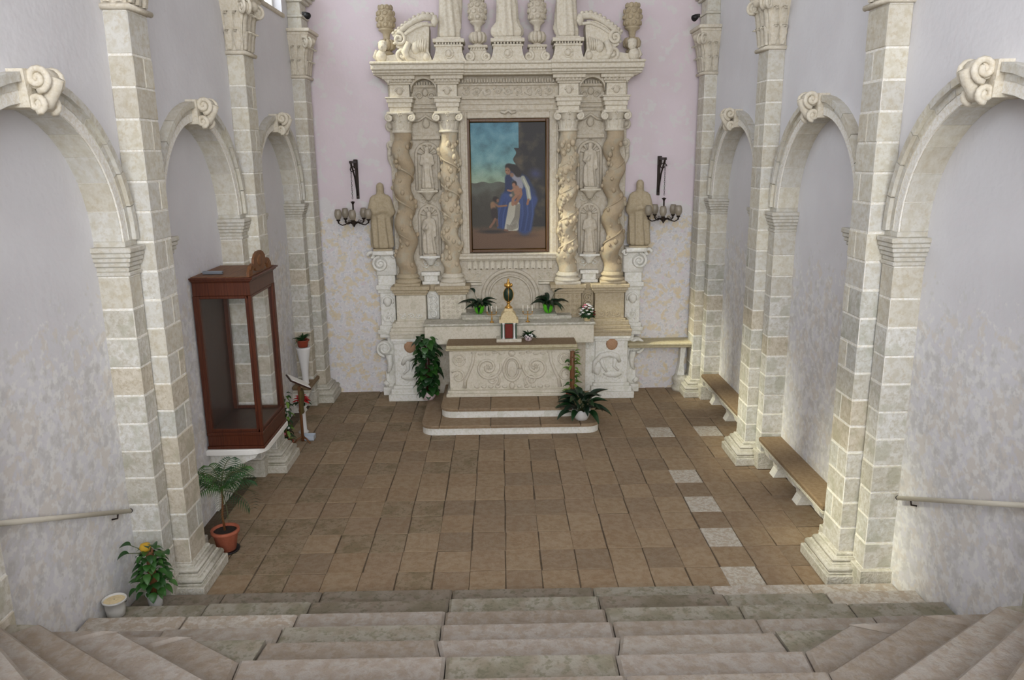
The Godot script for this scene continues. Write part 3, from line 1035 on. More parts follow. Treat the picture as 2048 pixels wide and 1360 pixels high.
func scrollwork(st, x0: float, x1: float, y0: float, y1: float, z: float, n: int, sd: int):
	var rg := RandomNumberGenerator.new()
	rg.seed = sd
	var h := y1 - y0
	var w := (x1 - x0) / n
	for k in n:
		var cx := x0 + (k + 0.5) * w
		var up := 1.0 if k % 2 == 0 else -1.0
		var r := minf(w, h) * 0.42
		var c := Vector3(cx, (y0 + y1) * 0.5, z)
		var pts := []
		for q in 17:
			var a := up * (-PI * 0.9 + TAU * 1.25 * q / 16.0)
			var rr := lerpf(r, r * 0.18, q / 16.0)
			pts.append(c + Vector3(cos(a) * rr * w / minf(w, h), sin(a) * rr, 0.0))
		tube(st, pts, r * 0.13, 6)
		ell(st, c, Vector3(r * 0.3, r * 0.3, r * 0.22), 8, 4)
		for q in 4:
			var a := rg.randf() * TAU
			ell(st, c + Vector3(cos(a) * w * 0.42, sin(a) * h * 0.42, 0), Vector3(r * 0.2, r * 0.28, r * 0.16), 6, 4)

func carpet(st, x0: float, x1: float, y0: float, y1: float, z: float, nx: int, ny: int, sd: int):
	var rg := RandomNumberGenerator.new()
	rg.seed = sd
	for i in nx:
		for j in ny:
			var c := Vector3(lerpf(x0, x1, (i + 0.5) / nx), lerpf(y0, y1, (j + 0.5) / ny), z)
			var r := minf((x1 - x0) / nx, (y1 - y0) / ny) * 0.5
			if (i + j) % 2 == 0:
				rosette(st, c, r * 0.95, 6)
			else:
				var a := rg.randf() * TAU
				tube(st, spiral(c, r * 0.85, r * 0.15, a, 1.2, 12), r * 0.16, 5)
				ell(st, c, Vector3(r * 0.25, r * 0.25, r * 0.2), 6, 4)

func beads(st, x0: float, x1: float, y: float, z: float, n: int, r: Vector3):
	for k in n:
		ell(st, Vector3(lerpf(x0, x1, (k + 0.5) / n), y, z), r, 7, 4)

func dentils(st, x0: float, x1: float, y0: float, y1: float, z0: float, z1: float, n: int):
	for k in n:
		var x := lerpf(x0, x1, (k + 0.5) / n)
		bl(st, x - (x1 - x0) / n * 0.3, x + (x1 - x0) / n * 0.3, y0, y1, z0, z1, 0.004)

# twisted shaft with a vine wound round it
func twisted(r: float, y0: float, y1: float, turns: float, dir: float, wave: float, ribs: int, rib: float) -> ArrayMesh:
	var st := ST(true)
	var rings := []
	var n := 76
	var seg := 20
	for i in n + 1:
		var t := float(i) / n
		var a := dir * TAU * turns * t
		var ease := minf(1.0, minf(t, 1.0 - t) * 14.0)
		var c := Vector3(cos(a) * wave, 0, sin(a) * wave) * ease
		var ring := PackedVector3Array()
		var rr := r * (1.04 - 0.10 * t)
		for j in seg:
			var b := -TAU * j / seg
			var q := rr * (1.0 + rib * ease * sin(ribs * b - dir * 10.0 * t * TAU / 3.0 * 1.3))
			ring.append(c + Vector3(cos(b) * q, lerpf(y0, y1, t), sin(b) * q))
		rings.append(ring)
	loft(st, rings)
	return done(st)

func vine(r: float, y0: float, y1: float, turns: float, dir: float, wave: float, count: int, sd: int) -> SurfaceTool:
	var st := ST(true)
	var rg := RandomNumberGenerator.new()
	rg.seed = sd
	var pts := []
	for i in 70:
		var t := lerpf(0.04, 0.96, i / 69.0)
		var a := dir * TAU * turns * t
		var b := a + PI * 0.55
		pts.append(Vector3(cos(a) * wave + cos(b) * r, lerpf(y0, y1, t), sin(a) * wave + sin(b) * r))
	tube(st, pts, 0.016, 6)
	for k in count:
		var t := lerpf(0.05, 0.95, (k + rg.randf()) / count)
		var a := dir * TAU * turns * t
		var b := rg.randf_range(-0.2, PI + 0.2)
		var p := Vector3(cos(a) * wave + cos(b) * r * 1.0, lerpf(y0, y1, t), sin(a) * wave + sin(b) * r * 1.0)
		var s := rg.randf_range(0.7, 1.2)
		ell(st, p, Vector3(0.035, 0.045, 0.03) * s, 7, 4)
	return st

# ---------------------------------------------------------------- the altarpiece
const AX := 0.04
func build_retable():
	var t = thing("stone_altarpiece", "carved stone altarpiece with four twisted columns behind the altar", "altarpiece", Vector3(AX, 0, 0))
	var st := ST()
	bl(st, -1.92, 1.92, 1.0, 5.3, BZ, -0.2, 0.01)
	bl(st, -1.25, 1.25, 0.0, 1.36, BZ, 0.19, 0.01)
	part(st, "back_slab", M.carve, t)
	# ---- socle, pedestals, columns, entablature blocks, per side
	for s in [-1, 1]:
		st = ST()
		course(st, s * 1.42, s * 1.97, BZ, 0.13, [[0.0, 0.11, 0.11], [0.11, 0.2, 0.07], [0.2, 0.25, 0.035], [0.25, 0.98, 0.0], [0.98, 1.02, 0.02], [1.02, 1.07, 0.04]])
		bm(st, s, 1.0, 1.42, 0.0, 1.07, BZ, 0.09)
		part(st, "socle", M.carve_low, t)
		st = ST(true)
		ell(st, Vector3(s * 1.70, 0.93, 0.135), Vector3(0.10, 0.11, 0.035), 14, 6)
		part(st, "boss", M.rosy, t, Vector3.ZERO, "reddish oval boss")
		# carved beast and scrolls on the socle
		st = ST(true)
		tube(st, [Vector3(s * 1.40, 0.42, 0.11), Vector3(s * 1.42, 0.62, 0.14), Vector3(s * 1.52, 0.73, 0.15), Vector3(s * 1.66, 0.76, 0.15), Vector3(s * 1.78, 0.72, 0.15), Vector3(s * 1.84, 0.62, 0.14)], [0.03, 0.045, 0.05, 0.055, 0.05, 0.03], 8)
		tube(st, [Vector3(s * 1.50, 0.70, 0.14), Vector3(s * 1.56, 0.54, 0.15), Vector3(s * 1.62, 0.44, 0.14)], [0.04, 0.03, 0.02], 7)
		tube(st, [Vector3(s * 1.76, 0.70, 0.14), Vector3(s * 1.74, 0.54, 0.15), Vector3(s * 1.82, 0.46, 0.14)], [0.04, 0.03, 0.02], 7)
		ell(st, Vector3(s * 1.46, 0.50, 0.12), Vector3(0.07, 0.12, 0.06), 10, 6)
		ell(st, Vector3(s * 1.72, 0.40, 0.13), Vector3(0.16, 0.06, 0.05), 10, 5)
		tube(st, spiral(Vector3(s * 1.30, 0.90, 0.10), 0.08, 0.02, 0.0, 1.3, 18, s), 0.016, 6)
		scrollwork(st, s * 1.62 - 0.24, s * 1.62 + 0.24, 0.28, 0.40, 0.135, 3, 41)
		part(st, "socle_carving", M.carve_low, t)
		st = ST()
		course(st, s * 1.40, s * 1.97, BZ, 0.12, [[1.07, 1.14, 0.05], [1.14, 1.19, 0.06], [1.19, 1.25, 0.035], [1.25, 1.33, 0.01]])
		for e in [[1.41, 1.90], [0.74, 1.18]]:
			course(st, s * e[0], s * e[1], BZ, 0.10, [[1.30, 1.36, 0.025], [1.36, 1.80, 0.0]])
		part(st, "pedestal", M.tan if s > 0 else M.carve_mid, t)
		st = ST()
		for e in [[1.41, 1.90], [0.74, 1.18]]:
			course(st, s * e[0], s * e[1], BZ, 0.10, [[1.80, 1.84, 0.025], [1.84, 1.89, 0.05], [1.89, 1.95, 0.075]])
		bm(st, s, 1.18, 1.41, 1.84, 1.95, BZ, -0.02)
		part(st, "pedestal_cornice", M.tan, t)
		st = ST(true)
		carpet(st, s * 0.96 - 0.19, s * 0.96 + 0.19, 1.40, 1.78, 0.10, 5, 5, 50)
		part(st, "floral_panel", M.carve_pale if s < 0 else M.tan, t)
		st = ST(true)
		for y in [1.45, 1.58, 1.70]:
			tube(st, spiral(Vector3(s * 1.30, y, -0.02), 0.075, 0.02, 0.6, 1.1, 14, s), 0.018, 6)
		bm(st, s, 1.20, 1.40, 1.36, 1.84, BZ, -0.04, 0.01)
		scrollwork(st, s * 1.655 - 0.2, s * 1.655 + 0.2, 1.39, 1.50, 0.10, 3, 52)
		part(st, "pedestal_carving", M.tan if s > 0 else M.carve_low, t)
		# column bases
		for e in [[1.70, "outer"], [0.955, "inner"]]:
			var outer_b: bool = e[1] == "outer"
			st = ST(true)
			bx(st, Vector3(s * e[0], 1.975, -0.02), Vector3(0.42, 0.05, 0.36), 0.006)
			lathe(st, [Vector2(0.205, 2.0), Vector2(0.215, 2.02), Vector2(0.205, 2.045), Vector2(0.17, 2.055), Vector2(0.165, 2.075), Vector2(0.19, 2.085), Vector2(0.19, 2.11), Vector2(0.165, 2.125), Vector2(0.155, 2.15)], 20, Vector3(s * e[0], 0, -0.02))
			part(st, "column_base", M.tan if outer_b else M.carve_pale, t)
			var outer: bool = e[1] == "outer"
			var col := Node3D.new()
			col.name = "twisted_column"
			t.add_child(col, true)
			col.position = Vector3(s * e[0], 0, -0.02)
			var dir: float = -1.0 * s
			if outer:
				part(twisted(0.145, 2.14, 4.42, 4.0, dir, 0.045, 3, 0.05), "shaft", M.shaft, col)
				part(vine(0.148, 2.2, 4.36, 4.0, dir, 0.045, 26, 60), "vine", M.shaft, col)
			else:
				part(twisted(0.14, 2.14, 4.42, 5.0, dir, 0.032, 4, 0.08), "shaft", M.shaft_pale, col)
				part(vine(0.143, 2.2, 4.36, 5.0, dir, 0.032, 80, 61 + s), "vine", M.shaft_pale, col)
			# capital
			st = ST(true)
			lathe(st, [Vector2(0.15, 4.40), Vector2(0.165, 4.42), Vector2(0.15, 4.44), Vector2(0.14, 4.45), Vector2(0.135, 4.56), Vector2(0.16, 4.66), Vector2(0.18, 4.68)], 20, Vector3(s * e[0], 0, -0.02))
			bx(st, Vector3(s * e[0], 4.70, -0.02), Vector3(0.42, 0.045, 0.36), 0.01)
			for q in [-1, 1]:
				tube(st, spiral(Vector3(s * e[0] + q * 0.175, 4.63, 0.14), 0.06, 0.012, PI / 2, 1.5, 16, -q), 0.02, 6)
				tube(st, [Vector3(s * e[0] + q * 0.175, 4.63, 0.155), Vector3(s * e[0] + q * 0.175, 4.63, 0.0)], 0.045, 10)
			for q in 7:
				var a := PI * q / 6.0
				acanthus(st, Vector3(s * e[0] + cos(a) * 0.135, 4.45, -0.02 + sin(a) * 0.135), Vector3(cos(a), 0, sin(a)), 0.15, 0.085)
			rosette(st, Vector3(s * e[0], 4.68, 0.16), 0.04, 6)
			part(st, "capital", M.carve_pale, t)
			# entablature block over the column
			st = ST()
			var hw := 0.155
			course(st, s * e[0] - hw, s * e[0] + hw, BZ, 0.08, [[4.72, 4.79, 0.012], [4.79, 4.86, 0.03], [4.86, 4.92, 0.05], [4.92, 4.945, 0.07], [4.945, 5.13, 0.0], [5.13, 5.16, 0.03], [5.16, 5.205, 0.05], [5.205, 5.26, 0.10]])
			part(st, "entablature_block", M.carve_pale, t)
			st = ST(true)
			dentils(st, s * e[0] - hw - 0.05, s * e[0] + hw + 0.05, 5.165, 5.215, 0.1, 0.155, 7)
			part(st, "dentil_band", M.carve, t).set_meta("kind", "stuff")
			st = ST(true)
			tube(st, arc_pts(Vector3(s * e[0], 5.01, 0.085), 0.07, 0.3, PI - 0.3, 8), 0.014, 6)
			ell(st, Vector3(s * e[0], 5.03, 0.085), Vector3(0.05, 0.06, 0.03), 10, 5)
			part(st, "block_carving", M.carve, t)
		# recess between the columns: arch, panel, pediment, two niches with brackets
		st = ST()
		var arch := PackedVector2Array([Vector2(1.12, 5.26), Vector2(1.12, 5.02)])
		for q in 13:
			var a := PI - PI * q / 12.0
			arch.append(Vector2(1.325 + cos(a) * 0.2, 5.02 + sin(a) * 0.2))
		arch.append_array(PackedVector2Array([Vector2(1.53, 5.02), Vector2(1.53, 5.26)]))
		if s < 0:
			for q in arch.size(): arch[q].x = -arch[q].x
		prism(st, arch, -0.2, 0.06)
		part(st, "recess_arch", M.carve, t)
		st = ST()
		for e in [[4.72, 4.75, -0.16], [4.78, 4.82, -0.15], [4.85, 4.88, -0.16], [4.30, 4.36, -0.10], [5.10, 5.14, -0.13]]:
			st = ST()
			bm(st, s, 1.10, 1.55, e[0], e[1], -0.25, e[2])
			part(st, "recess_moulding", M.carve, t)
		st = ST()
		dentils(st, s * 1.325 - 0.15, s * 1.325 + 0.15, 5.14, 5.19, -0.2, -0.13, 7)
		part(st, "dentil_band", M.carve, t).set_meta("kind", "stuff")
		st = ST(true)
		tube(st, [Vector3(s * 1.12, 4.58, -0.17), Vector3(s * 1.22, 4.60, -0.16), Vector3(s * 1.325, 4.67, -0.15), Vector3(s * 1.43, 4.60, -0.16), Vector3(s * 1.53, 4.58, -0.17)], 0.022, 6)
		part(st, "recess_pediment", M.carve, t)
		st = ST(true)
		ell(st, Vector3(s * 1.325, 4.55, -0.17), Vector3(0.06, 0.075, 0.04), 10, 6)
		part(st, "recess_boss", M.carve, t)
		st = ST(true)
		ell(st, Vector3(s * 1.325, 5.03, -0.17), Vector3(0.05, 0.06, 0.04), 10, 6)
		part(st, "recess_boss", M.carve, t)
		st = ST(true)
		tube(st, spiral(Vector3(s * 1.42, 4.98, -0.18), 0.06, 0.015, 0.0, 1.2, 14, s), 0.014, 6)
		part(st, "recess_scroll", M.carve, t)
		st = ST(true)
		tube(st, spiral(Vector3(s * 1.23, 4.98, -0.18), 0.06, 0.015, 0.0, 1.2, 14, -s), 0.014, 6)
		part(st, "recess_scroll", M.carve, t)
		for e in [[3.50, 4.22, 0.185], [2.43, 3.22, 0.165]]:
			st = ST(true)
			var r: float = e[2]
			var c := Vector3(s * 1.325, e[1] - r + 0.02, -0.19)
			tube(st, [Vector3(c.x - r, e[0], -0.19)] + arc_pts(c, r, PI, 0.0, 14) + [Vector3(c.x + r, e[0], -0.19)], 0.028, 8)
			for q in 5:
				var a := PI * (q + 0.5) / 5.0
				tube(st, [c + Vector3(cos(a) * r * 0.3, sin(a) * r * 0.3, 0.0), c + Vector3(cos(a) * r * 0.9, sin(a) * r * 0.9, 0.005)], [0.012, 0.03], 6)
			rosette(st, c + Vector3(0, r + 0.05, 0.01), 0.045, 6)
			part(st, "niche_frame", M.carve, t)
			st = ST(true)
			bm(st, s, 1.325 - 0.17, 1.325 + 0.17, e[0] - 0.035, e[0], -0.22, 0.0, 0.008)
			lathe(st, [Vector2(0.02, e[0] - 0.17), Vector2(0.05, e[0] - 0.15), Vector2(0.075, e[0] - 0.10), Vector2(0.13, e[0] - 0.05), Vector2(0.15, e[0] - 0.035)], 14, Vector3(s * 1.325, 0, -0.12))
			scrollwork(st, s * 1.325 - 0.17, s * 1.325 + 0.17, e[0] - 0.22, e[0] - 0.1, -0.18, 2, 70)
			part(st, "niche_bracket", M.carve_pale if e[0] > 3 else M.carve_low, t)
		# console at the foot of the recess
		st = ST()
		course(st, s * 1.20, s * 1.45, BZ, -0.06, [[2.10, 2.16, 0.03], [2.00, 2.10, -0.01], [1.95, 2.0, 0.02]])
		part(st, "recess_console", M.carve_low, t)
		# ears on the outer edge
		st = ST(true)
		for e in [[1.90, 4.52, 0.075], [1.90, 4.22, 0.07]]:
			tube(st, spiral(Vector3(s * e[0], e[1], -0.2), e[2], 0.015, -PI / 2, 1.4, 18, s), 0.026, 7)
			tube(st, [Vector3(s * e[0], e[1], -0.3), Vector3(s * e[0], e[1], -0.15)], e[2] * 0.7, 10)
			part(st, "ear_scroll", M.carve, t)
			st = ST(true)
		tube(st, [Vector3(s * 1.93, 4.16, -0.22), Vector3(s * 1.94, 4.0, -0.22), Vector3(s * 1.89, 3.86, -0.22), Vector3(s * 1.87, 3.6, -0.24)], [0.045, 0.04, 0.03, 0.015], 7)
		beads(st, s * 1.93, s * 1.94, 4.08, -0.2, 1, Vector3(0.04, 0.05, 0.04))
		part(st, "ear_tail", M.carve, t)
		# outer wing with scrolls
		st = ST()
		course(st, s * 1.95, s * 2.20, BZ, -0.14, [[0.0, 0.14, 0.02], [0.14, 0.42, -0.03], [1.03, 1.10, 0.03], [1.10, 1.17, 0.06], [1.17, 1.24, 0.03], [1.24, 1.80, 0.0], [1.80, 1.86, 0.03], [1.86, 1.94, 0.055], [1.94, 2.10, 0.02]])
		bm(st, s, 1.9, 2.12, 0.3, 1.05, BZ, -0.16, 0.02)
		part(st, "wing", M.carve_low, t)
		st = ST(true)
		tube(st, spiral(Vector3(s * 2.17, 0.84, -0.11), 0.135, 0.02, -PI * 0.5, 1.7, 30, s), 0.024, 7)
		tube(st, [Vector3(s * 2.17, 0.84, -0.3), Vector3(s * 2.17, 0.84, -0.12)], 0.125, 16)
		tube(st, [Vector3(s * 2.10, 0.73, -0.12), Vector3(s * 2.08, 0.58, -0.12), Vector3(s * 2.10, 0.46, -0.13), Vector3(s * 2.14, 0.40, -0.14)], [0.06, 0.05, 0.035, 0.015], 7)
		tube(st, [Vector3(s * 2.14, 0.24, -0.13), Vector3(s * 2.18, 0.20, -0.12)], [0.05, 0.06], 7)
		scrollwork(st, s * 2.075 - 0.11, s * 2.075 + 0.11, 1.28, 1.48, -0.13, 1, 80)
		ell(st, Vector3(s * 2.075, 1.66, -0.12), Vector3(0.07, 0.09, 0.06), 10, 6)
		tube(st, arc_pts(Vector3(s * 2.075, 1.66, -0.12), 0.09, -0.4, PI + 0.4, 10), 0.018, 6)
		part(st, "wing_scroll", M.carve_low, t)
		# bracket carrying the friar
		st = ST(true)
		bm(st, s, 1.92, 2.26, 2.46, 2.53, BZ, 0.06, 0.01)
		bm(st, s, 1.90, 2.24, 2.10, 2.46, BZ, -0.1, 0.02)
		tube(st, spiral(Vector3(s * 2.16, 2.30, -0.07), 0.13, 0.02, PI * 0.5, 1.7, 28, -s), 0.024, 7)
		tube(st, [Vector3(s * 2.16, 2.30, -0.3), Vector3(s * 2.16, 2.30, -0.09)], 0.12, 14)
		tube(st, spiral(Vector3(s * 2.30, 2.44, -0.09), 0.07, 0.02, 0.0, 0.8, 14, s), 0.03, 7)
		tube(st, spiral(Vector3(s * 1.92, 2.44, -0.05), 0.05, 0.015, 0.0, 1.2, 14, -s), 0.02, 6)
		part(st, "side_bracket", M.carve_low, t)
	# ---- cornice with its breaks
	st = ST()
	for e in [[5.26, 5.29, 0.20], [5.29, 5.33, 0.24], [5.33, 5.41, 0.28], [5.41, 5.45, 0.31]]:
		bl(st, -1.93 - e[2] * 0.5, 1.93 + e[2] * 0.5, e[0], e[1], BZ, e[2] - 0.02, 0.01)
		for s in [-1, 1]:
			bm(st, s, 0.70 - e[2] * 0.1, 2.0 + e[2] * 0.35, e[0] + 0.0005, e[1] + 0.0005, BZ, e[2] + 0.03, 0.01)
	part(st, "cornice", M.carve_pale, t)
	st = ST()
	for s in [-1, 1]:
		var p := PackedVector2Array([Vector2(s * 1.85, 5.14), Vector2(s * 1.95, 5.22), Vector2(s * 2.10, 5.28), Vector2(s * 1.80, 5.28)])
		prism(st, p, BZ, 0.16)
	part(st, "cornice_soffit", M.carve, t)
	# ---- central entablature
	st = ST()
	bl(st, -0.82, 0.82, 4.72, 5.28, BZ, -0.12, 0.006)
	for e in [[4.74, 4.77, -0.10], [4.83, 4.86, -0.09], [4.91, 4.95, -0.06], [5.12, 5.15, -0.07]]:
		bl(st, -0.80, 0.80, e[0], e[1], -0.2, e[2])
	dentils(st, -0.74, 0.74, 5.16, 5.22, -0.14, -0.05, 34)
	part(st, "central_entablature", M.carve, t)
	st = ST(true)
	scrollwork(st, -0.74, 0.74, 4.96, 5.11, -0.11, 9, 90)
	tube(st, [Vector3(-0.12, 4.72, -0.1), Vector3(-0.05, 4.70, -0.08), Vector3(0, 4.74, -0.07), Vector3(0.05, 4.70, -0.08), Vector3(0.12, 4.72, -0.1)], 0.025, 6)
	part(st, "frieze_carving", M.carve, t)
	# ---- stone frame of the painting, sill, apron, little arch
	st = ST()
	for e in [[-0.81, -0.665, 2.34, 4.72], [0.665, 0.81, 2.34, 4.72]]:
		bl(st, e[0], e[1], e[2], e[3], -0.22, -0.12, 0.01)
		bl(st, e[0] + 0.03, e[1] - 0.03, e[2], e[3], -0.2, -0.10, 0.01)
	bl(st, -0.665, 0.665, 4.62, 4.72, -0.22, -0.12, 0.01)
	part(st, "picture_surround", M.carve, t)
	st = ST()
	for e in [[2.33, 2.36, 0.82, -0.1], [2.36, 2.42, 0.86, -0.05], [2.42, 2.455, 0.89, -0.03]]:
		bl(st, -e[2], e[2], e[0], e[1], -0.22, e[3], 0.01)
	part(st, "picture_sill", M.carve_pale, t)
	st = ST(true)
	for k in 15:
		var x := lerpf(-0.68, 0.68, k / 14.0)
		acanthus(st, Vector3(x, 2.33, -0.19), Vector3(0, 0, 1), -0.17, 0.085)
	for s in [-1, 1]:
		scrollwork(st, s * 0.60 - 0.12, s * 0.60 + 0.12, 1.98, 2.16, -0.19, 2, 95)
		tube(st, [Vector3(s * 0.48, 1.93, -0.16), Vector3(s * 0.74, 1.93, -0.16)], 0.022, 6)
		tube(st, [Vector3(s * 0.48, 1.97, -0.18), Vector3(s * 0.74, 1.97, -0.18)], 0.018, 6)
	part(st, "apron_carving", M.carve_mid, t)
	st = ST(true)
	tube(st, [Vector3(-0.46, 1.40, -0.17), Vector3(-0.46, 1.66, -0.17)] + arc_pts(Vector3(0, 1.70, -0.17), 0.46, PI, 0.0, 24) + [Vector3(0.46, 1.66, -0.17), Vector3(0.46, 1.40, -0.17)], 0.034, 8)
	tube(st, [Vector3(-0.36, 1.40, -0.18), Vector3(-0.36, 1.66, -0.18)] + arc_pts(Vector3(0, 1.70, -0.18), 0.36, PI, 0.0, 20) + [Vector3(0.36, 1.66, -0.18), Vector3(0.36, 1.40, -0.18)], 0.02, 6)
	part(st, "exposition_arch", M.carve, t)
	# ---- broken scroll pediments
	for s in [-1, 1]:
		st = ST(true)
		var body := PackedVector2Array([Vector2(s * 1.16, 5.45), Vector2(s * 1.22, 5.62), Vector2(s * 1.20, 5.95), Vector2(s * 1.22, 6.04), Vector2(s * 1.36, 6.03), Vector2(s * 1.50, 5.96), Vector2(s * 1.62, 5.86), Vector2(s * 1.70, 5.78), Vector2(s * 1.72, 5.68), Vector2(s * 1.64, 5.64), Vector2(s * 1.66, 5.58), Vector2(s * 1.76, 5.57), Vector2(s * 1.90, 5.55), Vector2(s * 1.97, 5.45)])
		st.set_smooth_group(-1)
		prism(st, body, -0.2, 0.14)
		st.set_smooth_group(0)
		var sweep := [Vector3(s * 1.15, 6.10, 0.12), Vector3(s * 1.28, 6.11, 0.13), Vector3(s * 1.42, 6.06, 0.13), Vector3(s * 1.55, 5.98, 0.13), Vector3(s * 1.66, 5.90, 0.12), Vector3(s * 1.75, 5.83, 0.11)]
		tube(st, sweep, [0.055, 0.055, 0.05, 0.048, 0.045, 0.03], 9)
		tube(st, [sweep[0] + Vector3(s * -0.02, 0.03, 0), sweep[0] + Vector3(s * -0.035, -0.06, 0), sweep[0] + Vector3(s * -0.02, -0.13, 0)], [0.05, 0.06, 0.03], 8)
		var sweep2 := []
		for v in sweep: sweep2.append(v + Vector3(0, -0.11, 0.02))
		tube(st, sweep2, 0.026, 7)
		part(st, "scroll_pediment", M.carve_pale, t)
		st = ST(true)
		for k in 11:
			var u := k / 10.0
			var a: Vector3 = sweep[int(u * 4.99)].lerp(sweep[int(u * 4.99) + 1], fposmod(u * 4.99, 1.0))
			ell(st, a + Vector3(0, 0.05, 0), Vector3(0.035, 0.028, 0.05), 8, 5)
		tube(st, spiral(Vector3(s * 1.66, 5.79, 0.16), 0.10, 0.015, PI * 0.4, 1.5, 22, s), 0.028, 7)
		tube(st, spiral(Vector3(s * 1.62, 5.56, 0.15), 0.10, 0.02, -PI * 0.5, 1.2, 20, s), 0.03, 7)
		tube(st, [Vector3(s * 1.52, 5.74, 0.15), Vector3(s * 1.58, 5.60, 0.17), Vector3(s * 1.54, 5.50, 0.16), Vector3(s * 1.42, 5.48, 0.14)], [0.05, 0.06, 0.05, 0.02], 8)
		for k in 5:
			tube(st, [Vector3(s * (1.26 + k * 0.035), 5.80 - k * 0.01, 0.13), Vector3(s * (1.27 + k * 0.035), 5.68, 0.17), Vector3(s * (1.28 + k * 0.03), 5.60, 0.14)], [0.018, 0.024, 0.01], 6)
		ell(st, Vector3(s * 1.42, 5.66, 0.14), Vector3(0.07, 0.09, 0.06), 10, 6)
		ell(st, Vector3(s * 1.26, 5.53, 0.13), Vector3(0.06, 0.07, 0.05), 10, 6)
		# cherub head and leaf at the outer end
		ell(st, Vector3(s * 1.92, 5.68, 0.16), Vector3(0.07, 0.08, 0.07), 12, 8)
		ell(st, Vector3(s * 1.92, 5.73, 0.14), Vector3(0.075, 0.05, 0.075), 10, 5)
		ell(st, Vector3(s * 1.93, 5.67, 0.23), Vector3(0.012, 0.016, 0.016), 6, 4)
		ell(st, Vector3(s * 1.95, 5.54, 0.15), Vector3(0.085, 0.10, 0.07), 12, 7)
		tube(st, [Vector3(s * 2.02, 5.64, 0.12), Vector3(s * 2.06, 5.54, 0.12), Vector3(s * 2.0, 5.47, 0.12)], [0.02, 0.03, 0.02], 6)
		part(st, "pediment_carving", M.carve_pale, t)
	# ---- pedestals on the cornice
	for e in [[-0.905, 0.30, 0.20], [0.93, 0.30, 0.20], [0.0, 0.31, 0.22]]:
		st = ST(true)
		st.set_smooth_group(-1)
		var x: float = e[0]
		var poly := PackedVector2Array()
		for q in 9:
			var u := q / 8.0
			poly.append(Vector2(x - lerpf(e[1], e[2], sqrt(sin(u * PI / 2))), 5.45 + u * 0.22))
		for q in 9:
			var u := 1.0 - q / 8.0
			poly.append(Vector2(x + lerpf(e[1], e[2], sqrt(sin(u * PI / 2))), 5.45 + u * 0.22))
		prism(st, poly, -0.2, 0.2)
		bl(st, x - e[2] - 0.02, x + e[2] + 0.02, 5.67, 5.70, -0.2, 0.22)
		bl(st, x - e[2] - 0.04, x + e[2] + 0.04, 5.73, 5.785, -0.2, 0.24)
		st.set_smooth_group(0)
		beads(st, x - e[2], x + e[2], 5.715, 0.21, 9, Vector3(0.02, 0.018, 0.02))
		tube(st, arc_pts(Vector3(x, 5.57, 0.2), 0.065, 0, TAU, 16), 0.014, 6)
		ell(st, Vector3(x, 5.57, 0.2), Vector3(0.04, 0.05, 0.03), 8, 5)
		part(st, "statue_pedestal", M.carve_pale, t)
	for x in [-0.46, 0.46]:
		st = ST(true)
		bl(st, x - 0.13, x + 0.13, 5.45, 5.66, -0.14, 0.12, 0.02)
		bl(st, x - 0.15, x + 0.15, 5.66, 5.70, -0.15, 0.15, 0.01)
		for q in [-1, 1]:
			tube(st, spiral(Vector3(x + q * 0.13, 5.53, 0.13), 0.075, 0.015, PI * 0.5, 1.5, 20, q), 0.024, 7)
			tube(st, [Vector3(x + q * 0.13, 5.53, -0.1), Vector3(x + q * 0.13, 5.53, 0.12)], 0.065, 12)
		dentils(st, x - 0.12, x + 0.12, 5.62, 5.66, 0.1, 0.14, 6)
		part(st, "urn_pedestal", M.carve_pale, t)

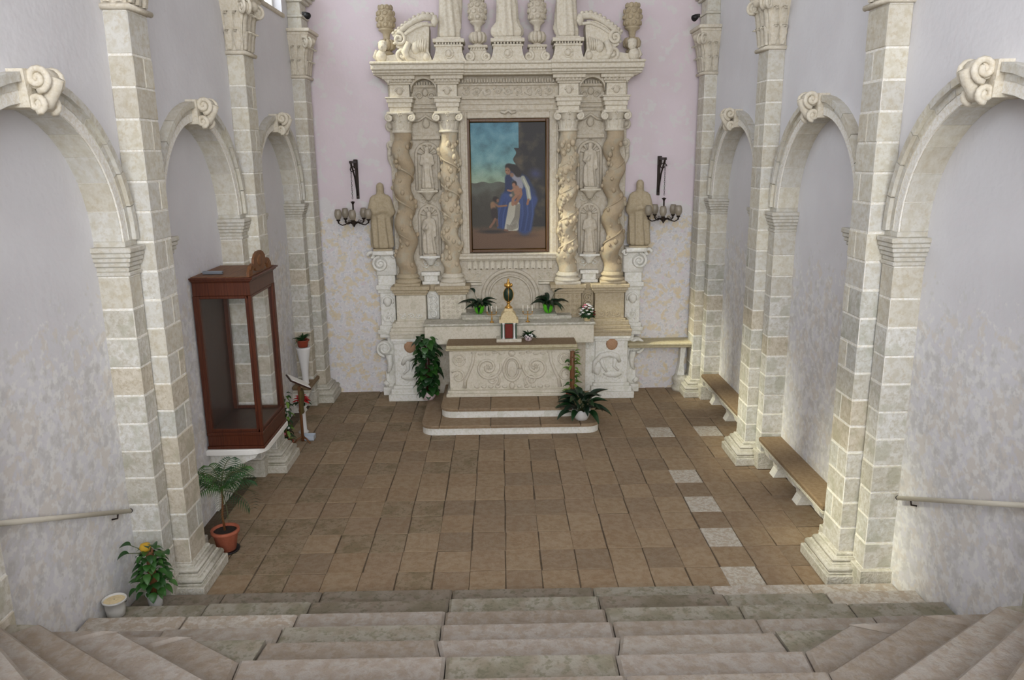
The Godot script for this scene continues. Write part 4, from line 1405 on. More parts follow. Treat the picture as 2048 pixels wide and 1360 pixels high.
# stone urn ending in a pine cone
func build_finials():
	var spots := [[-1.89, 0.0, "brown stone pine-cone finial at the left end of the altarpiece"], [-0.46, 0.03, "stone pine-cone finial left of the central top statue"], [0.46, 0.03, "stone pine-cone finial right of the central top statue"], [1.96, 0.0, "brown stone pine-cone finial at the right end of the altarpiece"]]
	for i in 4:
		var e = spots[i]
		var y0 := 5.45 if i in [0, 3] else 5.70
		var t = thing("pine_cone_finial", e[2], "finial", Vector3(AX + e[0], y0, -0.02 + e[1] - (0.1 if i in [0, 3] else 0.0)), "pine-cone finials on the altarpiece")
		var dy := 0.0 if i in [0, 3] else -0.03
		var m = M.tan if i in [0, 3] else M.carve
		var st := ST(true)
		if i in [0, 3]:
			lathe(st, [Vector2(0.15, 0), Vector2(0.15, 0.06), Vector2(0.09, 0.09), Vector2(0.08, 0.16)], 16)
			dy = 0.14
		lathe(st, [Vector2(0.09, dy), Vector2(0.10, dy + 0.03), Vector2(0.065, dy + 0.055), Vector2(0.065, dy + 0.07)], 14)
		part(st, "foot", m, t)
		# gadrooned knop
		st = ST(true)
		for k in 10:
			var a := TAU * k / 10
			tube(st, [Vector3(cos(a) * 0.06, dy + 0.07, sin(a) * 0.06), Vector3(cos(a) * 0.105, dy + 0.11, sin(a) * 0.105), Vector3(cos(a) * 0.11, dy + 0.16, sin(a) * 0.11), Vector3(cos(a) * 0.09, dy + 0.20, sin(a) * 0.09), Vector3(cos(a) * 0.05, dy + 0.22, sin(a) * 0.05)], [0.02, 0.036, 0.038, 0.034, 0.015], 7)
		lathe(st, [Vector2(0.06, dy + 0.06), Vector2(0.1, dy + 0.12), Vector2(0.1, dy + 0.18), Vector2(0.06, dy + 0.22)], 14)
		part(st, "knop", m, t)
		st = ST(true)
		lathe(st, [Vector2(0.055, dy + 0.2), Vector2(0.05, dy + 0.26), Vector2(0.06, dy + 0.32), Vector2(0.115, dy + 0.36), Vector2(0.125, dy + 0.375), Vector2(0.11, dy + 0.39)], 16)
		part(st, "neck", m, t)
		st = ST(true)
		lathe(st, [Vector2(0.10, dy + 0.38), Vector2(0.125, dy + 0.42), Vector2(0.135, dy + 0.5), Vector2(0.125, dy + 0.6), Vector2(0.09, dy + 0.68), Vector2(0.04, dy + 0.73), Vector2(0.01, dy + 0.74)], 16)
		part(st, "cone", m, t)
		st = ST(true)
		for r in 4:
			for k in 8:
				var a := TAU * (k + 0.5 * (r % 2)) / 8
				var yy: float = dy + 0.44 + r * 0.085
				var rr: float = [0.125, 0.135, 0.125, 0.095][r]
				var c := Vector3(cos(a) * rr, yy, sin(a) * rr)
				var b := Basis(Vector3.UP, PI / 2 - a)
				ell(st, Vector3.ZERO, Vector3(0.045, 0.042, 0.016), 9, 5, Transform3D(b, c))
				var ring := []
				for q in 11:
					var g := TAU * q / 10
					ring.append(c + b * Vector3(cos(g) * 0.03, sin(g) * 0.028, 0.014))
				tube(st, ring, 0.006, 4)
		part(st, "cone_scales", m, t)

func build_statues():
	var big := robed(1.32, 0.42, "raised", 0.026)
	var mother := robed(1.42, 0.46, "child", 0.027, 11)
	var saint := robed(1.32, 0.42, "book", 0.026)
	statue("saint_statue", "cream stone robed saint on the cornice left of the central figure", big, M.carve_pale, Vector3(AX - 0.905, 5.785, 0.0), "statues crowning the altarpiece", 0.19)
	statue("saint_statue", "cream stone mother and child figure at the centre of the cornice", mother, M.carve_pale, Vector3(AX, 5.785, 0.0), "statues crowning the altarpiece", 0.21)
	statue("saint_statue", "cream stone robed saint on the cornice right of the central figure", saint, M.carve_pale, Vector3(AX + 0.93, 5.785, 0.0), "statues crowning the altarpiece", 0.19)
	var friar := robed(1.06, 0.36, "hood", 0.022, 8)
	statue("friar_statue", "tan stone hooded friar on the bracket left of the altarpiece", friar, M.statue, Vector3(AX - 2.11, 2.53, -0.12), "friars flanking the altarpiece", 0.16, 0.15)
	statue("friar_statue", "tan stone hooded friar on the bracket right of the altarpiece", friar, M.statue, Vector3(AX + 2.15, 2.53, -0.12), "friars flanking the altarpiece", 0.16, -0.15)
	var small_a := robed(0.66, 0.25, "pray", 0.016, 8)
	var small_b := robed(0.70, 0.25, "book", 0.016, 8)
	for e in [[-1, 3.50, small_a, "upper left"], [1, 3.50, small_b, "upper right"], [-1, 2.43, small_b, "lower left"], [1, 2.43, small_a, "lower right"]]:
		statue("niche_statue", "small stone saint in the %s niche between the twisted columns" % e[3], e[2], M.carve, Vector3(AX + e[0] * 1.325, e[1], -0.1), "saints in the altarpiece niches", 0.11)

# ---------------------------------------------------------------- painting
func disc(im: Image, cx: float, cy: float, rx: float, ry: float, col: Color, rot := 0.0, soft := 0.25):
	var m := maxf(rx, ry) + 1.0
	for y in range(maxi(0, int(cy - m)), mini(im.get_height(), int(cy + m) + 1)):
		for x in range(maxi(0, int(cx - m)), mini(im.get_width(), int(cx + m) + 1)):
			var v := Vector2(x - cx, y - cy).rotated(-rot)
			var d := sqrt(v.x * v.x / (rx * rx) + v.y * v.y / (ry * ry))
			if d < 1.0:
				var a := clampf((1.0 - d) / soft, 0.0, 1.0)
				im.set_pixel(x, y, im.get_pixel(x, y).lerp(col, a))

func poly_fill(im: Image, pts: Array, col: Color, col2 = null):
	var p := PackedVector2Array()
	var r := Rect2(pts[0][0], pts[0][1], 0, 0)
	for v in pts:
		p.append(Vector2(v[0], v[1]))
		r = r.expand(Vector2(v[0], v[1]))
	for y in range(maxi(0, int(r.position.y)), mini(im.get_height(), int(r.end.y) + 1)):
		for x in range(maxi(0, int(r.position.x)), mini(im.get_width(), int(r.end.x) + 1)):
			if Geometry2D.is_point_in_polygon(Vector2(x, y), p):
				var c: Color = col if col2 == null else col.lerp(col2, clampf((x - r.position.x) / r.size.x, 0, 1))
				im.set_pixel(x, y, c)

func painting_texture() -> ImageTexture:
	var W := 320
	var H := 528
	var im := Image.create(W, H, false, Image.FORMAT_RGB8)
	var n := FastNoiseLite.new()
	n.seed = 77
	n.frequency = 0.012
	n.fractal_octaves = 5
	for y in H:
		for x in W:
			var u := float(x) / W
			var v := float(y) / H
			var k := n.get_noise_2d(x, y)
			var c := Color(0.32, 0.52, 0.60).lerp(Color(0.46, 0.62, 0.60), clampf(v / 0.44, 0, 1)).lerp(Color(0.56, 0.64, 0.54), clampf((v - 0.3) / 0.16, 0, 1))
			c = c.lightened(clampf(k * 0.25, 0, 0.2)).darkened(clampf(-k * 0.35, 0, 0.25))
			if v > 0.465 + 0.006 * sin(u * 30.0):
				c = Color(0.36, 0.37, 0.33).lerp(Color(0.25, 0.23, 0.19), clampf((v - 0.46) / 0.2 + k * 0.7, 0, 1))
			if v > 0.80:
				c = c.lerp(Color(0.42, 0.32, 0.24), clampf((v - 0.80) / 0.06 + k * 0.6, 0, 1))
			# dark rock on the right
			var edge := 0.64 if v < 0.20 else (0.585 + 0.02 * sin(v * 60.0))
			if u > edge and v < 0.82:
				c = Color(0.15, 0.14, 0.14).lerp(Color(0.34, 0.30, 0.23), clampf(0.22 + k * 1.4 - (u - 0.66) * 1.2, 0, 1))
			im.set_pixel(x, y, c)
	var B := func(pts: Array, r: float, col: Color, soft := 0.6):
		for i in pts.size() - 1:
			var a := Vector2(pts[i][0] * W, pts[i][1] * H)
			var b := Vector2(pts[i + 1][0] * W, pts[i + 1][1] * H)
			var m := maxi(1, int(a.distance_to(b) / (r * 0.35)))
			for k in m + 1:
				var p := a.lerp(b, float(k) / m)
				disc(im, p.x, p.y, r, r, col, 0.0, soft)
	disc(im, 90, 452, 85, 12, Color(0.20, 0.17, 0.16), 0.0, 0.7)
	disc(im, 230, 470, 80, 14, Color(0.34, 0.26, 0.21), 0.0, 0.9)
	# violet drapery behind, then the blue mantle
	disc(im, 0.86 * W, 0.40 * H, 40, 30, Color(0.22, 0.23, 0.36), 0.3, 0.9)
	B.call([[0.56, 0.41], [0.70, 0.46], [0.80, 0.56]], 30.0, Color(0.15, 0.20, 0.33), 0.5)
	B.call([[0.50, 0.43], [0.50, 0.52], [0.46, 0.60]], 18.0, Color(0.13, 0.18, 0.32), 0.5)
	B.call([[0.46, 0.58], [0.42, 0.66], [0.42, 0.80]], 26.0, Color(0.20, 0.28, 0.48), 0.5)
	B.call([[0.72, 0.56], [0.74, 0.70], [0.71, 0.83]], 38.0, Color(0.19, 0.26, 0.45), 0.5)
	B.call([[0.84, 0.60], [0.80, 0.66]], 22.0, Color(0.19, 0.25, 0.44), 0.6)
	B.call([[0.50, 0.62], [0.60, 0.64], [0.66, 0.64]], 24.0, Color(0.20, 0.27, 0.46), 0.6)
	for k in 7:
		var x := 0.36 + k * 0.022
		B.call([[x + 0.05, 0.62], [x, 0.72], [x - 0.01, 0.83]], 3.5, Color(0.23, 0.31, 0.50) if k % 3 == 0 else Color(0.17, 0.24, 0.42), 1.0)
		B.call([[x + 0.32, 0.60], [x + 0.33, 0.72], [x + 0.29, 0.85]], 4.5, Color(0.22, 0.29, 0.48) if k % 3 == 0 else Color(0.16, 0.22, 0.39), 1.0)
	# white skirt with curved folds
	for k in 26:
		var t := k / 25.0
		var y := lerpf(0.635, 0.835, t)
		B.call([[lerpf(0.53, 0.465, t), y], [lerpf(0.62, 0.60, t), y]], 11.0, Color(0.66, 0.64, 0.57).lerp(Color(0.72, 0.71, 0.66), t), 0.5)
	for k in 6:
		var t := k / 5.0
		B.call([[0.60 + 0.01 * k, 0.64], [0.58 + 0.012 * k, 0.74], [0.50 + 0.022 * k, 0.83]], 2.5, Color(0.48, 0.46, 0.42), 0.9)
		B.call([[0.47, 0.80 + 0.008 * k], [0.54, 0.815 + 0.006 * k], [0.60, 0.79 + 0.008 * k]], 2.2, Color(0.54, 0.52, 0.47), 0.9)
	B.call([[0.44, 0.845], [0.48, 0.85]], 5.0, Color(0.46, 0.33, 0.26), 0.5)
	# chest, sleeve, hand
	B.call([[0.58, 0.42], [0.64, 0.45], [0.66, 0.50]], 16.0, Color(0.56, 0.56, 0.60), 0.5)
	B.call([[0.69, 0.43], [0.755, 0.51], [0.775, 0.595]], 11.0, Color(0.60, 0.61, 0.56), 0.45)
	B.call([[0.70, 0.44], [0.765, 0.53], [0.78, 0.59]], 3.0, Color(0.72, 0.72, 0.66), 0.8)
	B.call([[0.765, 0.605], [0.75, 0.64]], 6.0, Color(0.54, 0.38, 0.30), 0.5)
	# head, hair, face
	B.call([[0.50, 0.345], [0.58, 0.355], [0.63, 0.40]], 17.0, Color(0.14, 0.11, 0.10), 0.4)
	disc(im, 0.545 * W, 0.408 * H, 11, 12, Color(0.54, 0.41, 0.33), 0.0, 0.5)
	disc(im, 0.492 * W, 0.378 * H, 13, 19, Color(0.56, 0.41, 0.32), -0.35, 0.35)
	disc(im, 0.475 * W, 0.385 * H, 6, 9, Color(0.62, 0.47, 0.37), -0.3, 0.7)
	disc(im, 0.472 * W, 0.373 * H, 3, 1.6, Color(0.20, 0.13, 0.10))
	disc(im, 0.500 * W, 0.376 * H, 3, 1.6, Color(0.20, 0.13, 0.10))
	disc(im, 0.480 * W, 0.398 * H, 3.4, 1.5, Color(0.46, 0.22, 0.18))
	# seated child
	disc(im, 0.578 * W, 0.476 * H, 12, 13, Color(0.18, 0.12, 0.10), 0.0, 0.4)
	disc(im, 0.570 * W, 0.487 * H, 9, 11, Color(0.60, 0.43, 0.34), 0.0, 0.4)
	B.call([[0.60, 0.515], [0.62, 0.55]], 17.0, Color(0.58, 0.42, 0.33), 0.45)
	B.call([[0.58, 0.52], [0.53, 0.535], [0.49, 0.528]], 5.0, Color(0.60, 0.44, 0.35), 0.5)
	B.call([[0.66, 0.52], [0.67, 0.56], [0.65, 0.59]], 6.0, Color(0.56, 0.40, 0.32), 0.5)
	B.call([[0.60, 0.575], [0.56, 0.60], [0.555, 0.64]], 8.0, Color(0.57, 0.41, 0.32), 0.45)
	B.call([[0.64, 0.58], [0.62, 0.61], [0.59, 0.635]], 8.0, Color(0.52, 0.37, 0.29), 0.45)
	disc(im, 0.53 * W, 0.568 * H, 10, 9, Color(0.58, 0.52, 0.50), 0.3, 0.6)
	# standing child
	disc(im, 0.325 * W, 0.597 * H, 15, 14, Color(0.15, 0.11, 0.09), 0.0, 0.4)
	disc(im, 0.352 * W, 0.608 * H, 7, 9, Color(0.52, 0.37, 0.28), 0.0, 0.4)
	B.call([[0.285, 0.635], [0.29, 0.665]], 13.0, Color(0.55, 0.42, 0.30), 0.5)
	B.call([[0.31, 0.635], [0.36, 0.655], [0.47, 0.65]], 5.0, Color(0.52, 0.38, 0.29), 0.5)
	B.call([[0.30, 0.69], [0.31, 0.74]], 17.0, Color(0.19, 0.15, 0.14), 0.5)
	B.call([[0.315, 0.755], [0.29, 0.785], [0.245, 0.82]], 6.0, Color(0.50, 0.36, 0.28), 0.5)
	B.call([[0.34, 0.76], [0.345, 0.81]], 5.0, Color(0.40, 0.29, 0.23), 0.5)
	# weave and craquelure of the canvas
	n.frequency = 0.25
	for y in H:
		for x in W:
			var k := n.get_noise_2d(x, y) * 0.06
			var c := im.get_pixel(x, y)
			im.set_pixel(x, y, Color(clampf(c.r + k, 0, 1), clampf(c.g + k, 0, 1), clampf(c.b + k, 0, 1)))
	return ImageTexture.create_from_image(im)

func build_painting():
	var t = thing("altar_painting", "oil painting of a woman in a blue mantle with two children", "painting", Vector3(AX - 0.01, 3.54, -0.17))
	var w := 0.665
	var h := 1.075
	var st := ST()
	for e in [[-w, -w + 0.05, -h, h], [w - 0.05, w, -h, h], [-w + 0.05, w - 0.05, h - 0.05, h], [-w + 0.05, w - 0.05, -h, -h + 0.05]]:
		bl(st, e[0], e[1], e[2], e[3], -0.03, 0.045, 0.01)
	part(st, "frame", M.frame_gilt, t)
	st = ST(true)
	for y in [-h + 0.05, h - 0.05]:
		tube(st, [Vector3(-w + 0.05, y, 0.03), Vector3(w - 0.05, y, 0.03)], 0.01, 6)
	for x in [-w + 0.05, w - 0.05]:
		tube(st, [Vector3(x, -h + 0.05, 0.03), Vector3(x, h - 0.05, 0.03)], 0.01, 6)
	part(st, "gilt_fillet", M.bronze, t)
	var m := StandardMaterial3D.new()
	m.albedo_texture = painting_texture()
	m.albedo_color = Color(1.0, 1.0, 1.0)
	m.roughness = 0.55
	st = ST()
	var a := w - 0.05
	var b := h - 0.05
	for v in [[-a, b, 0, 0], [a, b, 1, 0], [a, -b, 1, 1], [-a, b, 0, 0], [a, -b, 1, 1], [-a, -b, 0, 1]]:
		st.set_uv(Vector2(v[2], v[3]))
		st.add_vertex(Vector3(v[0], v[1], 0.012))
	part(st, "canvas", m, t)

# ---------------------------------------------------------------- altar table, steps, tabernacle
func rounded_plan(hw: float, z0: float, z1: float, r: float) -> PackedVector2Array:
	var p := PackedVector2Array([Vector2(-hw, z0), Vector2(hw, z0)])
	for q in 7:
		var a := PI / 2 * q / 6.0
		p.append(Vector2(hw - r + cos(a) * r, z1 - r + sin(a) * r))
	for q in 7:
		var a := PI / 2 + PI / 2 * q / 6.0
		p.append(Vector2(-hw + r + cos(a) * r, z1 - r + sin(a) * r))
	return p

func build_altar():
	var t = thing("altar_steps", "two low altar steps with rounded corners", "steps", Vector3(0.0, 0, 0))
	var k := 0
	for e in [[1.34, 0.26, 1.92, 0.0, 0.15], [1.07, 0.26, 1.58, 0.15, 0.30]]:
		var step := Node3D.new()
		step.name = "step"
		t.add_child(step, true)
		var st := ST()
		slab(st, rounded_plan(e[0] - 0.015, e[1], e[2] - 0.015, 0.2), e[3], e[4] - 0.045, 0.004)
		part(st, "riser", M.carve_low, step)
		# tread slabs, split at their joints
		var plan := rounded_plan(e[0], e[1], e[2], 0.21)
		var cuts := [-2.0, -e[0] + 0.28, -0.3, 0.45, e[0] - 0.3, 2.0]
		for j in 5:
			var win := PackedVector2Array([Vector2(cuts[j] + 0.003, -1), Vector2(cuts[j + 1] - 0.003, -1), Vector2(cuts[j + 1] - 0.003, 3), Vector2(cuts[j] + 0.003, 3)])
			for piece in Geometry2D.intersect_polygons(plan, win):
				st = ST()
				slab(st, piece, e[4] - 0.045, e[4], 0.012)
				part(st, "tread_stone", M.pave[(j + k) % 6], step)
		k += 1
	var a = thing("stone_altar", "carved stone altar table with scroll relief front", "altar", Vector3(AX, 0.30, 0))
	var st := ST()
	course(st, -0.99, 0.97, 0.3, 0.95, [[0.0, 0.05, 0.06], [0.05, 0.10, 0.035], [0.10, 0.76, 0.0]])
	part(st, "body", M.carve_mid, a)
	st = ST()
	bl(st, -1.04, 1.04, 0.765, 0.80, 0.60, 1.03, 0.01)
	bl(st, -1.03, 1.03, 0.80, 0.855, 0.60, 1.07, 0.014)
	part(st, "table_slab", M.ochre, a)
	st = ST()
	bl(st, -1.015, 1.015, 0.853, 0.862, 0.605, 1.05, 0.003)
	part(st, "table_top", M.dusty, a)
	# relief: oval in the middle, volutes, corner medallions
	st = ST(true)
	tube(st, arc_pts(Vector3(0, 0.44, 0.955), 0.13, 0, TAU, 24, 0.19), 0.022, 7)
	tube(st, arc_pts(Vector3(0, 0.44, 0.955), 0.095, 0, TAU, 20, 0.15), 0.012, 6)
	ell(st, Vector3(0, 0.44, 0.95), Vector3(0.085, 0.14, 0.025), 14, 6)
	ell(st, Vector3(0, 0.70, 0.955), Vector3(0.06, 0.05, 0.03), 10, 5)
	ell(st, Vector3(0, 0.17, 0.955), Vector3(0.05, 0.06, 0.04), 10, 5)
	part(st, "medallion", M.carve_pale, a)
	st = ST(true)
	for s in [-1, 1]:
		tube(st, spiral(Vector3(s * 0.38, 0.47, 0.955), 0.21, 0.03, PI * 0.9, 1.6, 34, s), 0.024, 7)
		tube(st, spiral(Vector3(s * 0.30, 0.27, 0.955), 0.11, 0.02, -PI * 0.3, 1.3, 24, -s), 0.02, 7)
		rosette(st, Vector3(s * 0.38, 0.47, 0.955), 0.07, 7)
		tube(st, [Vector3(s * 0.60, 0.72, 0.95), Vector3(s * 0.62, 0.56, 0.96), Vector3(s * 0.68, 0.40, 0.96), Vector3(s * 0.74, 0.28, 0.95), Vector3(s * 0.76, 0.14, 0.95)], [0.03, 0.026, 0.026, 0.03, 0.035], 7)
		tube(st, arc_pts(Vector3(s * 0.83, 0.60, 0.95), 0.09, 0, TAU, 16), 0.016, 6)
		rosette(st, Vector3(s * 0.83, 0.60, 0.95), 0.06, 6)
		tube(st, spiral(Vector3(s * 0.86, 0.33, 0.95), 0.12, 0.02, PI * 0.2, 1.2, 22, s), 0.02, 6)
		for q in 5:
			ell(st, Vector3(s * (0.16 + 0.11 * q), 0.70 + 0.015 * sin(q * 2.0), 0.95), Vector3(0.05, 0.022, 0.02), 8, 4)
			ell(st, Vector3(s * (0.12 + 0.11 * q), 0.155, 0.95), Vector3(0.045, 0.03, 0.025), 8, 4)
	part(st, "relief", M.carve_pale, a)
	# gradines behind the table
	var g = thing("altar_gradine", "two-tiered stone shelf behind the altar table", "shelf", Vector3(AX, 0, 0))
	st = ST()
	bl(st, -1.40, 1.34, 1.065, 1.37, 0.2, 0.595, 0.012)
	part(st, "lower_shelf", M.carve_mid, g)
	st = ST()
	bl(st, -1.42, 1.36, 1.37, 1.41, 0.2, 0.62, 0.012)
	part(st, "lower_ledge", M.base, g)
	st = ST()
	bl(st, -0.80, 1.00, 1.41, 1.47, -0.2, 0.34, 0.012)
	bl(st, -0.82, 0.76, 1.47, 1.495, -0.2, 0.36, 0.01)
	part(st, "upper_shelf", M.base, g)
	var c = thing("credence_shelf", "stone shelf on a baluster leg against the back wall right of the altarpiece", "shelf", Vector3(0, 0, 0))
	st = ST()
	bl(st, 2.02, 3.22, 0.86, 0.91, BZ, 0.06, 0.015)
	bl(st, 2.04, 3.20, 0.82, 0.86, BZ, 0.03, 0.012)
	part(st, "slab", M.ochre, c)
	st = ST()
	prism(st, PackedVector2Array([Vector2(2.98, 0.82), Vector2(3.08, 0.82), Vector2(3.04, 0.50), Vector2(3.06, 0.28), Vector2(2.93, 0.28), Vector2(2.97, 0.5)]), -0.3, -0.16)
	part(st, "leg", M.carve_low, c)
	st = ST(true)
	lathe(st, [Vector2(0.14, 0), Vector2(0.15, 0.06), Vector2(0.11, 0.1), Vector2(0.13, 0.16), Vector2(0.14, 0.22), Vector2(0.10, 0.28)], 14, Vector3(3.0, 0, -0.2))
	part(st, "foot", M.base, c)
	# tabernacle
	var b = thing("tabernacle", "small marble tabernacle with a dark red door on the altar", "tabernacle", Vector3(0.0, 1.162, 0.76))
	st = ST()
	bl(st, -0.20, 0.20, 0.0, 0.05, -0.14, 0.14, 0.008)
	part(st, "base", M.carve_pale, b)
	st = ST()
	bl(st, -0.125, 0.125, 0.05, 0.31, -0.12, 0.09, 0.005)
	part(st, "body", M.green_marble, b)
	st = ST()
	bl(st, -0.06, 0.06, 0.06, 0.29, 0.08, 0.102, 0.006)
	part(st, "door", M.red_marble, b, Vector3.ZERO, "dark red door")
	for x in [-0.085, 0.085]:
		st = ST(true)
		lathe(st, [Vector2(0.022, 0.05), Vector2(0.022, 0.065), Vector2(0.015, 0.075), Vector2(0.014, 0.28), Vector2(0.022, 0.29), Vector2(0.022, 0.31)], 10, Vector3(x, 0, 0.105))
		part(st, "colonette", M.white, b)
	st = ST(true)
	var poly := PackedVector2Array([Vector2(0.15, 0.31), Vector2(0.15, 0.36)])
	for q in 13:
		var an := PI * q / 12.0
		poly.append(Vector2(cos(an) * 0.125, 0.37 + sin(an) * 0.13))
	poly.append_array(PackedVector2Array([Vector2(-0.15, 0.36), Vector2(-0.15, 0.31)]))
	st.set_smooth_group(-1)
	prism(st, poly, -0.12, 0.12)
	bl(st, -0.07, 0.07, 0.48, 0.53, -0.08, 0.08, 0.01)
	part(st, "gable", M.cream, b)
	# reliquary on top
	var r = thing("gilt_reliquary", "gilded reliquary with an oval green glass body on the tabernacle", "reliquary", Vector3(0.0, 1.692, 0.76))
	st = ST(true)
	lathe(st, [Vector2(0.055, 0), Vector2(0.06, 0.015), Vector2(0.03, 0.04), Vector2(0.02, 0.07), Vector2(0.035, 0.085), Vector2(0.02, 0.10)], 14)
	part(st, "foot", M.gold, r)
	st = ST(true)
	ell(st, Vector3(0, 0.215, 0), Vector3(0.075, 0.115, 0.05), 18, 10)
	part(st, "body", M.leaf_dark, r, Vector3.ZERO, "oval dark green body")
	st = ST(true)
	for q in 4:
		var pts := []
		for w in 11:
			var an := -PI / 2 + PI * w / 10.0
			var rr := cos(an)
			pts.append(Vector3(cos(q * PI / 2 + PI / 2) * 0.078 * rr, 0.215 + sin(an) * 0.118, sin(q * PI / 2 + PI / 2) * 0.054 * rr))
		tube(st, pts, 0.006, 5)
	part(st, "rib", M.gold, r)
	st = ST(true)
	lathe(st, [Vector2(0.02, 0.32), Vector2(0.045, 0.335), Vector2(0.05, 0.36), Vector2(0.03, 0.40), Vector2(0.012, 0.43), Vector2(0.02, 0.445), Vector2(0.006, 0.47)], 12)
	for q in 6:
		var an := TAU * q / 6
		ell(st, Vector3(cos(an) * 0.05, 0.365, sin(an) * 0.05), Vector3(0.018, 0.03, 0.018), 7, 5)
	part(st, "crown", M.gold, r)
	for e in [[-0.27, "left of the tabernacle"], [0.31, "right of the tabernacle"]]:
		var cd = thing("candelabrum", "slender brass candelabrum with white candles " + e[1], "candelabrum", Vector3(e[0], 1.41, 0.52), "candelabra on the altar shelf")
		st = ST(true)
		lathe(st, [Vector2(0.035, 0), Vector2(0.037, 0.01), Vector2(0.012, 0.02), Vector2(0.008, 0.04), Vector2(0.014, 0.06), Vector2(0.007, 0.08), Vector2(0.006, 0.17)], 12)
		part(st, "stem", M.gold, cd)
		for x in [-0.075, 0.0, 0.075]:
			st = ST(true)
			if x != 0.0: tube(st, [Vector3(0, 0.13, 0), Vector3(x * 0.6, 0.12, 0), Vector3(x, 0.14, 0), Vector3(x, 0.165, 0)], 0.005, 6)
			lathe(st, [Vector2(0.006, 0.16), Vector2(0.016, 0.17), Vector2(0.017, 0.175), Vector2(0.007, 0.178)], 10, Vector3(x, 0, 0))
			var arm = part(st, "arm", M.gold, cd)
			st = ST(true)
			lathe(st, [Vector2(0.009, 0.176), Vector2(0.009, 0.27), Vector2(0.004, 0.275)], 8, Vector3(x, 0, 0))
			part(st, "candle", M.candle, arm)

# ---------------------------------------------------------------- lamps and small fittings
func build_chandeliers():
	for e in [[-2.475, "left", 0.2], [2.535, "right", 0.55]]:
		var t = thing("hanging_chandelier", "dark iron chandelier with tulip glass shades hanging %s of the altarpiece" % e[1], "chandelier", Vector3(e[0], 2.94, 0.15), "chandeliers beside the altarpiece")
		var st := ST()
		bl(st, -0.025, 0.025, 0.42, 1.06, -0.51, -0.485, 0.004)
		bl(st, -0.02, 0.02, 1.0, 1.04, -0.49, 0.02, 0.004)
		bl(st, -0.03, 0.03, 0.92, 1.06, -0.49, -0.40, 0.006)
		st.set_smooth_group(0)
		tube(st, [Vector3(0, 0.48, -0.48), Vector3(0, 0.78, -0.30), Vector3(0, 1.0, -0.04)], 0.013, 6)
		tube(st, spiral(Vector3(0, 0.90, -0.16), 0.06, 0.02, 0, 1, 12), 0.008, 5)
		part(st, "wall_bracket", M.iron, t)
		# chain
		var ch := Node3D.new()
		ch.name = "chain"
		t.add_child(ch, true)
		var link := ST(true)
		tube(link, arc_pts(Vector3.ZERO, 0.009, 0, TAU, 8, 0.02), 0.003, 4)
		var lm := done(link)
		var y := 0.99
		var k := 0
		while y > 0.43:
			var o = part(lm, "link", M.iron, ch, Vector3(0, y, 0.0))
			o.rotation.y = PI / 2 * (k % 2)
			y -= 0.033
			k += 1
		st = ST(true)
		lathe(st, [Vector2(0.008, 0.0), Vector2(0.018, 0.02), Vector2(0.03, 0.04), Vector2(0.055, 0.055), Vector2(0.06, 0.075), Vector2(0.03, 0.09), Vector2(0.015, 0.11), Vector2(0.028, 0.13), Vector2(0.03, 0.15), Vector2(0.014, 0.17), Vector2(0.03, 0.195), Vector2(0.032, 0.215), Vector2(0.014, 0.24), Vector2(0.013, 0.36), Vector2(0.03, 0.39), Vector2(0.04, 0.4), Vector2(0.006, 0.41)], 14)
		part(st, "stem", M.iron, t)
		for q in 5:
			var a: float = TAU * q / 5 + e[2]
			var d := Vector3(cos(a), 0, sin(a))
			st = ST(true)
			tube(st, [d * 0.04 + Vector3(0, 0.065, 0), d * 0.09 + Vector3(0, 0.075, 0), d * 0.14 + Vector3(0, 0.045, 0), d * 0.19 + Vector3(0, 0.035, 0), d * 0.235 + Vector3(0, 0.06, 0), d * 0.25 + Vector3(0, 0.10, 0)], [0.013, 0.011, 0.010, 0.009, 0.009, 0.008], 7)
			tube(st, spiral(d * 0.13 + Vector3(0, 0.085, 0), 0.022, 0.006, 0, 1.0, 10), 0.005, 5)
			lathe(st, [Vector2(0.004, 0.06), Vector2(0.012, 0.075), Vector2(0.012, 0.095), Vector2(0.032, 0.115), Vector2(0.036, 0.125), Vector2(0.02, 0.13)], 10, d * 0.25)
			var arm = part(st, "arm", M.iron, t)
			st = ST(true)
			lathe(st, [Vector2(0.02, 0.125), Vector2(0.045, 0.15), Vector2(0.058, 0.19), Vector2(0.058, 0.23), Vector2(0.048, 0.27), Vector2(0.04, 0.29), Vector2(0.034, 0.285), Vector2(0.04, 0.26), Vector2(0.05, 0.22)], 14, d * 0.25, false)
			part(st, "glass_shade", M.frost, arm)
	for e in [[-1, -3.04, 6.16, "left"], [1, 2.95, 6.08, "right"]]:
		var t = thing("spotlight", "small black spotlight on the %s far capital" % e[3], "spotlight", Vector3(e[1], e[2], 0.24), "black spotlights near the altarpiece")
		var st := ST(true)
		bx(st, Vector3(0, 0.0, -0.03), Vector3(0.05, 0.05, 0.03), 0.006)
		tube(st, [Vector3(0, 0, -0.03), Vector3(-e[0] * 0.05, -0.02, 0.02)], 0.012, 7)
		part(st, "mount", M.black, t)
		st = ST(true)
		tube(st, [Vector3(-e[0] * 0.02, -0.01, 0.0), Vector3(-e[0] * 0.05, -0.03, 0.05), Vector3(-e[0] * 0.09, -0.055, 0.09)], [0.03, 0.042, 0.05], 12)
		part(st, "head", M.black, t)

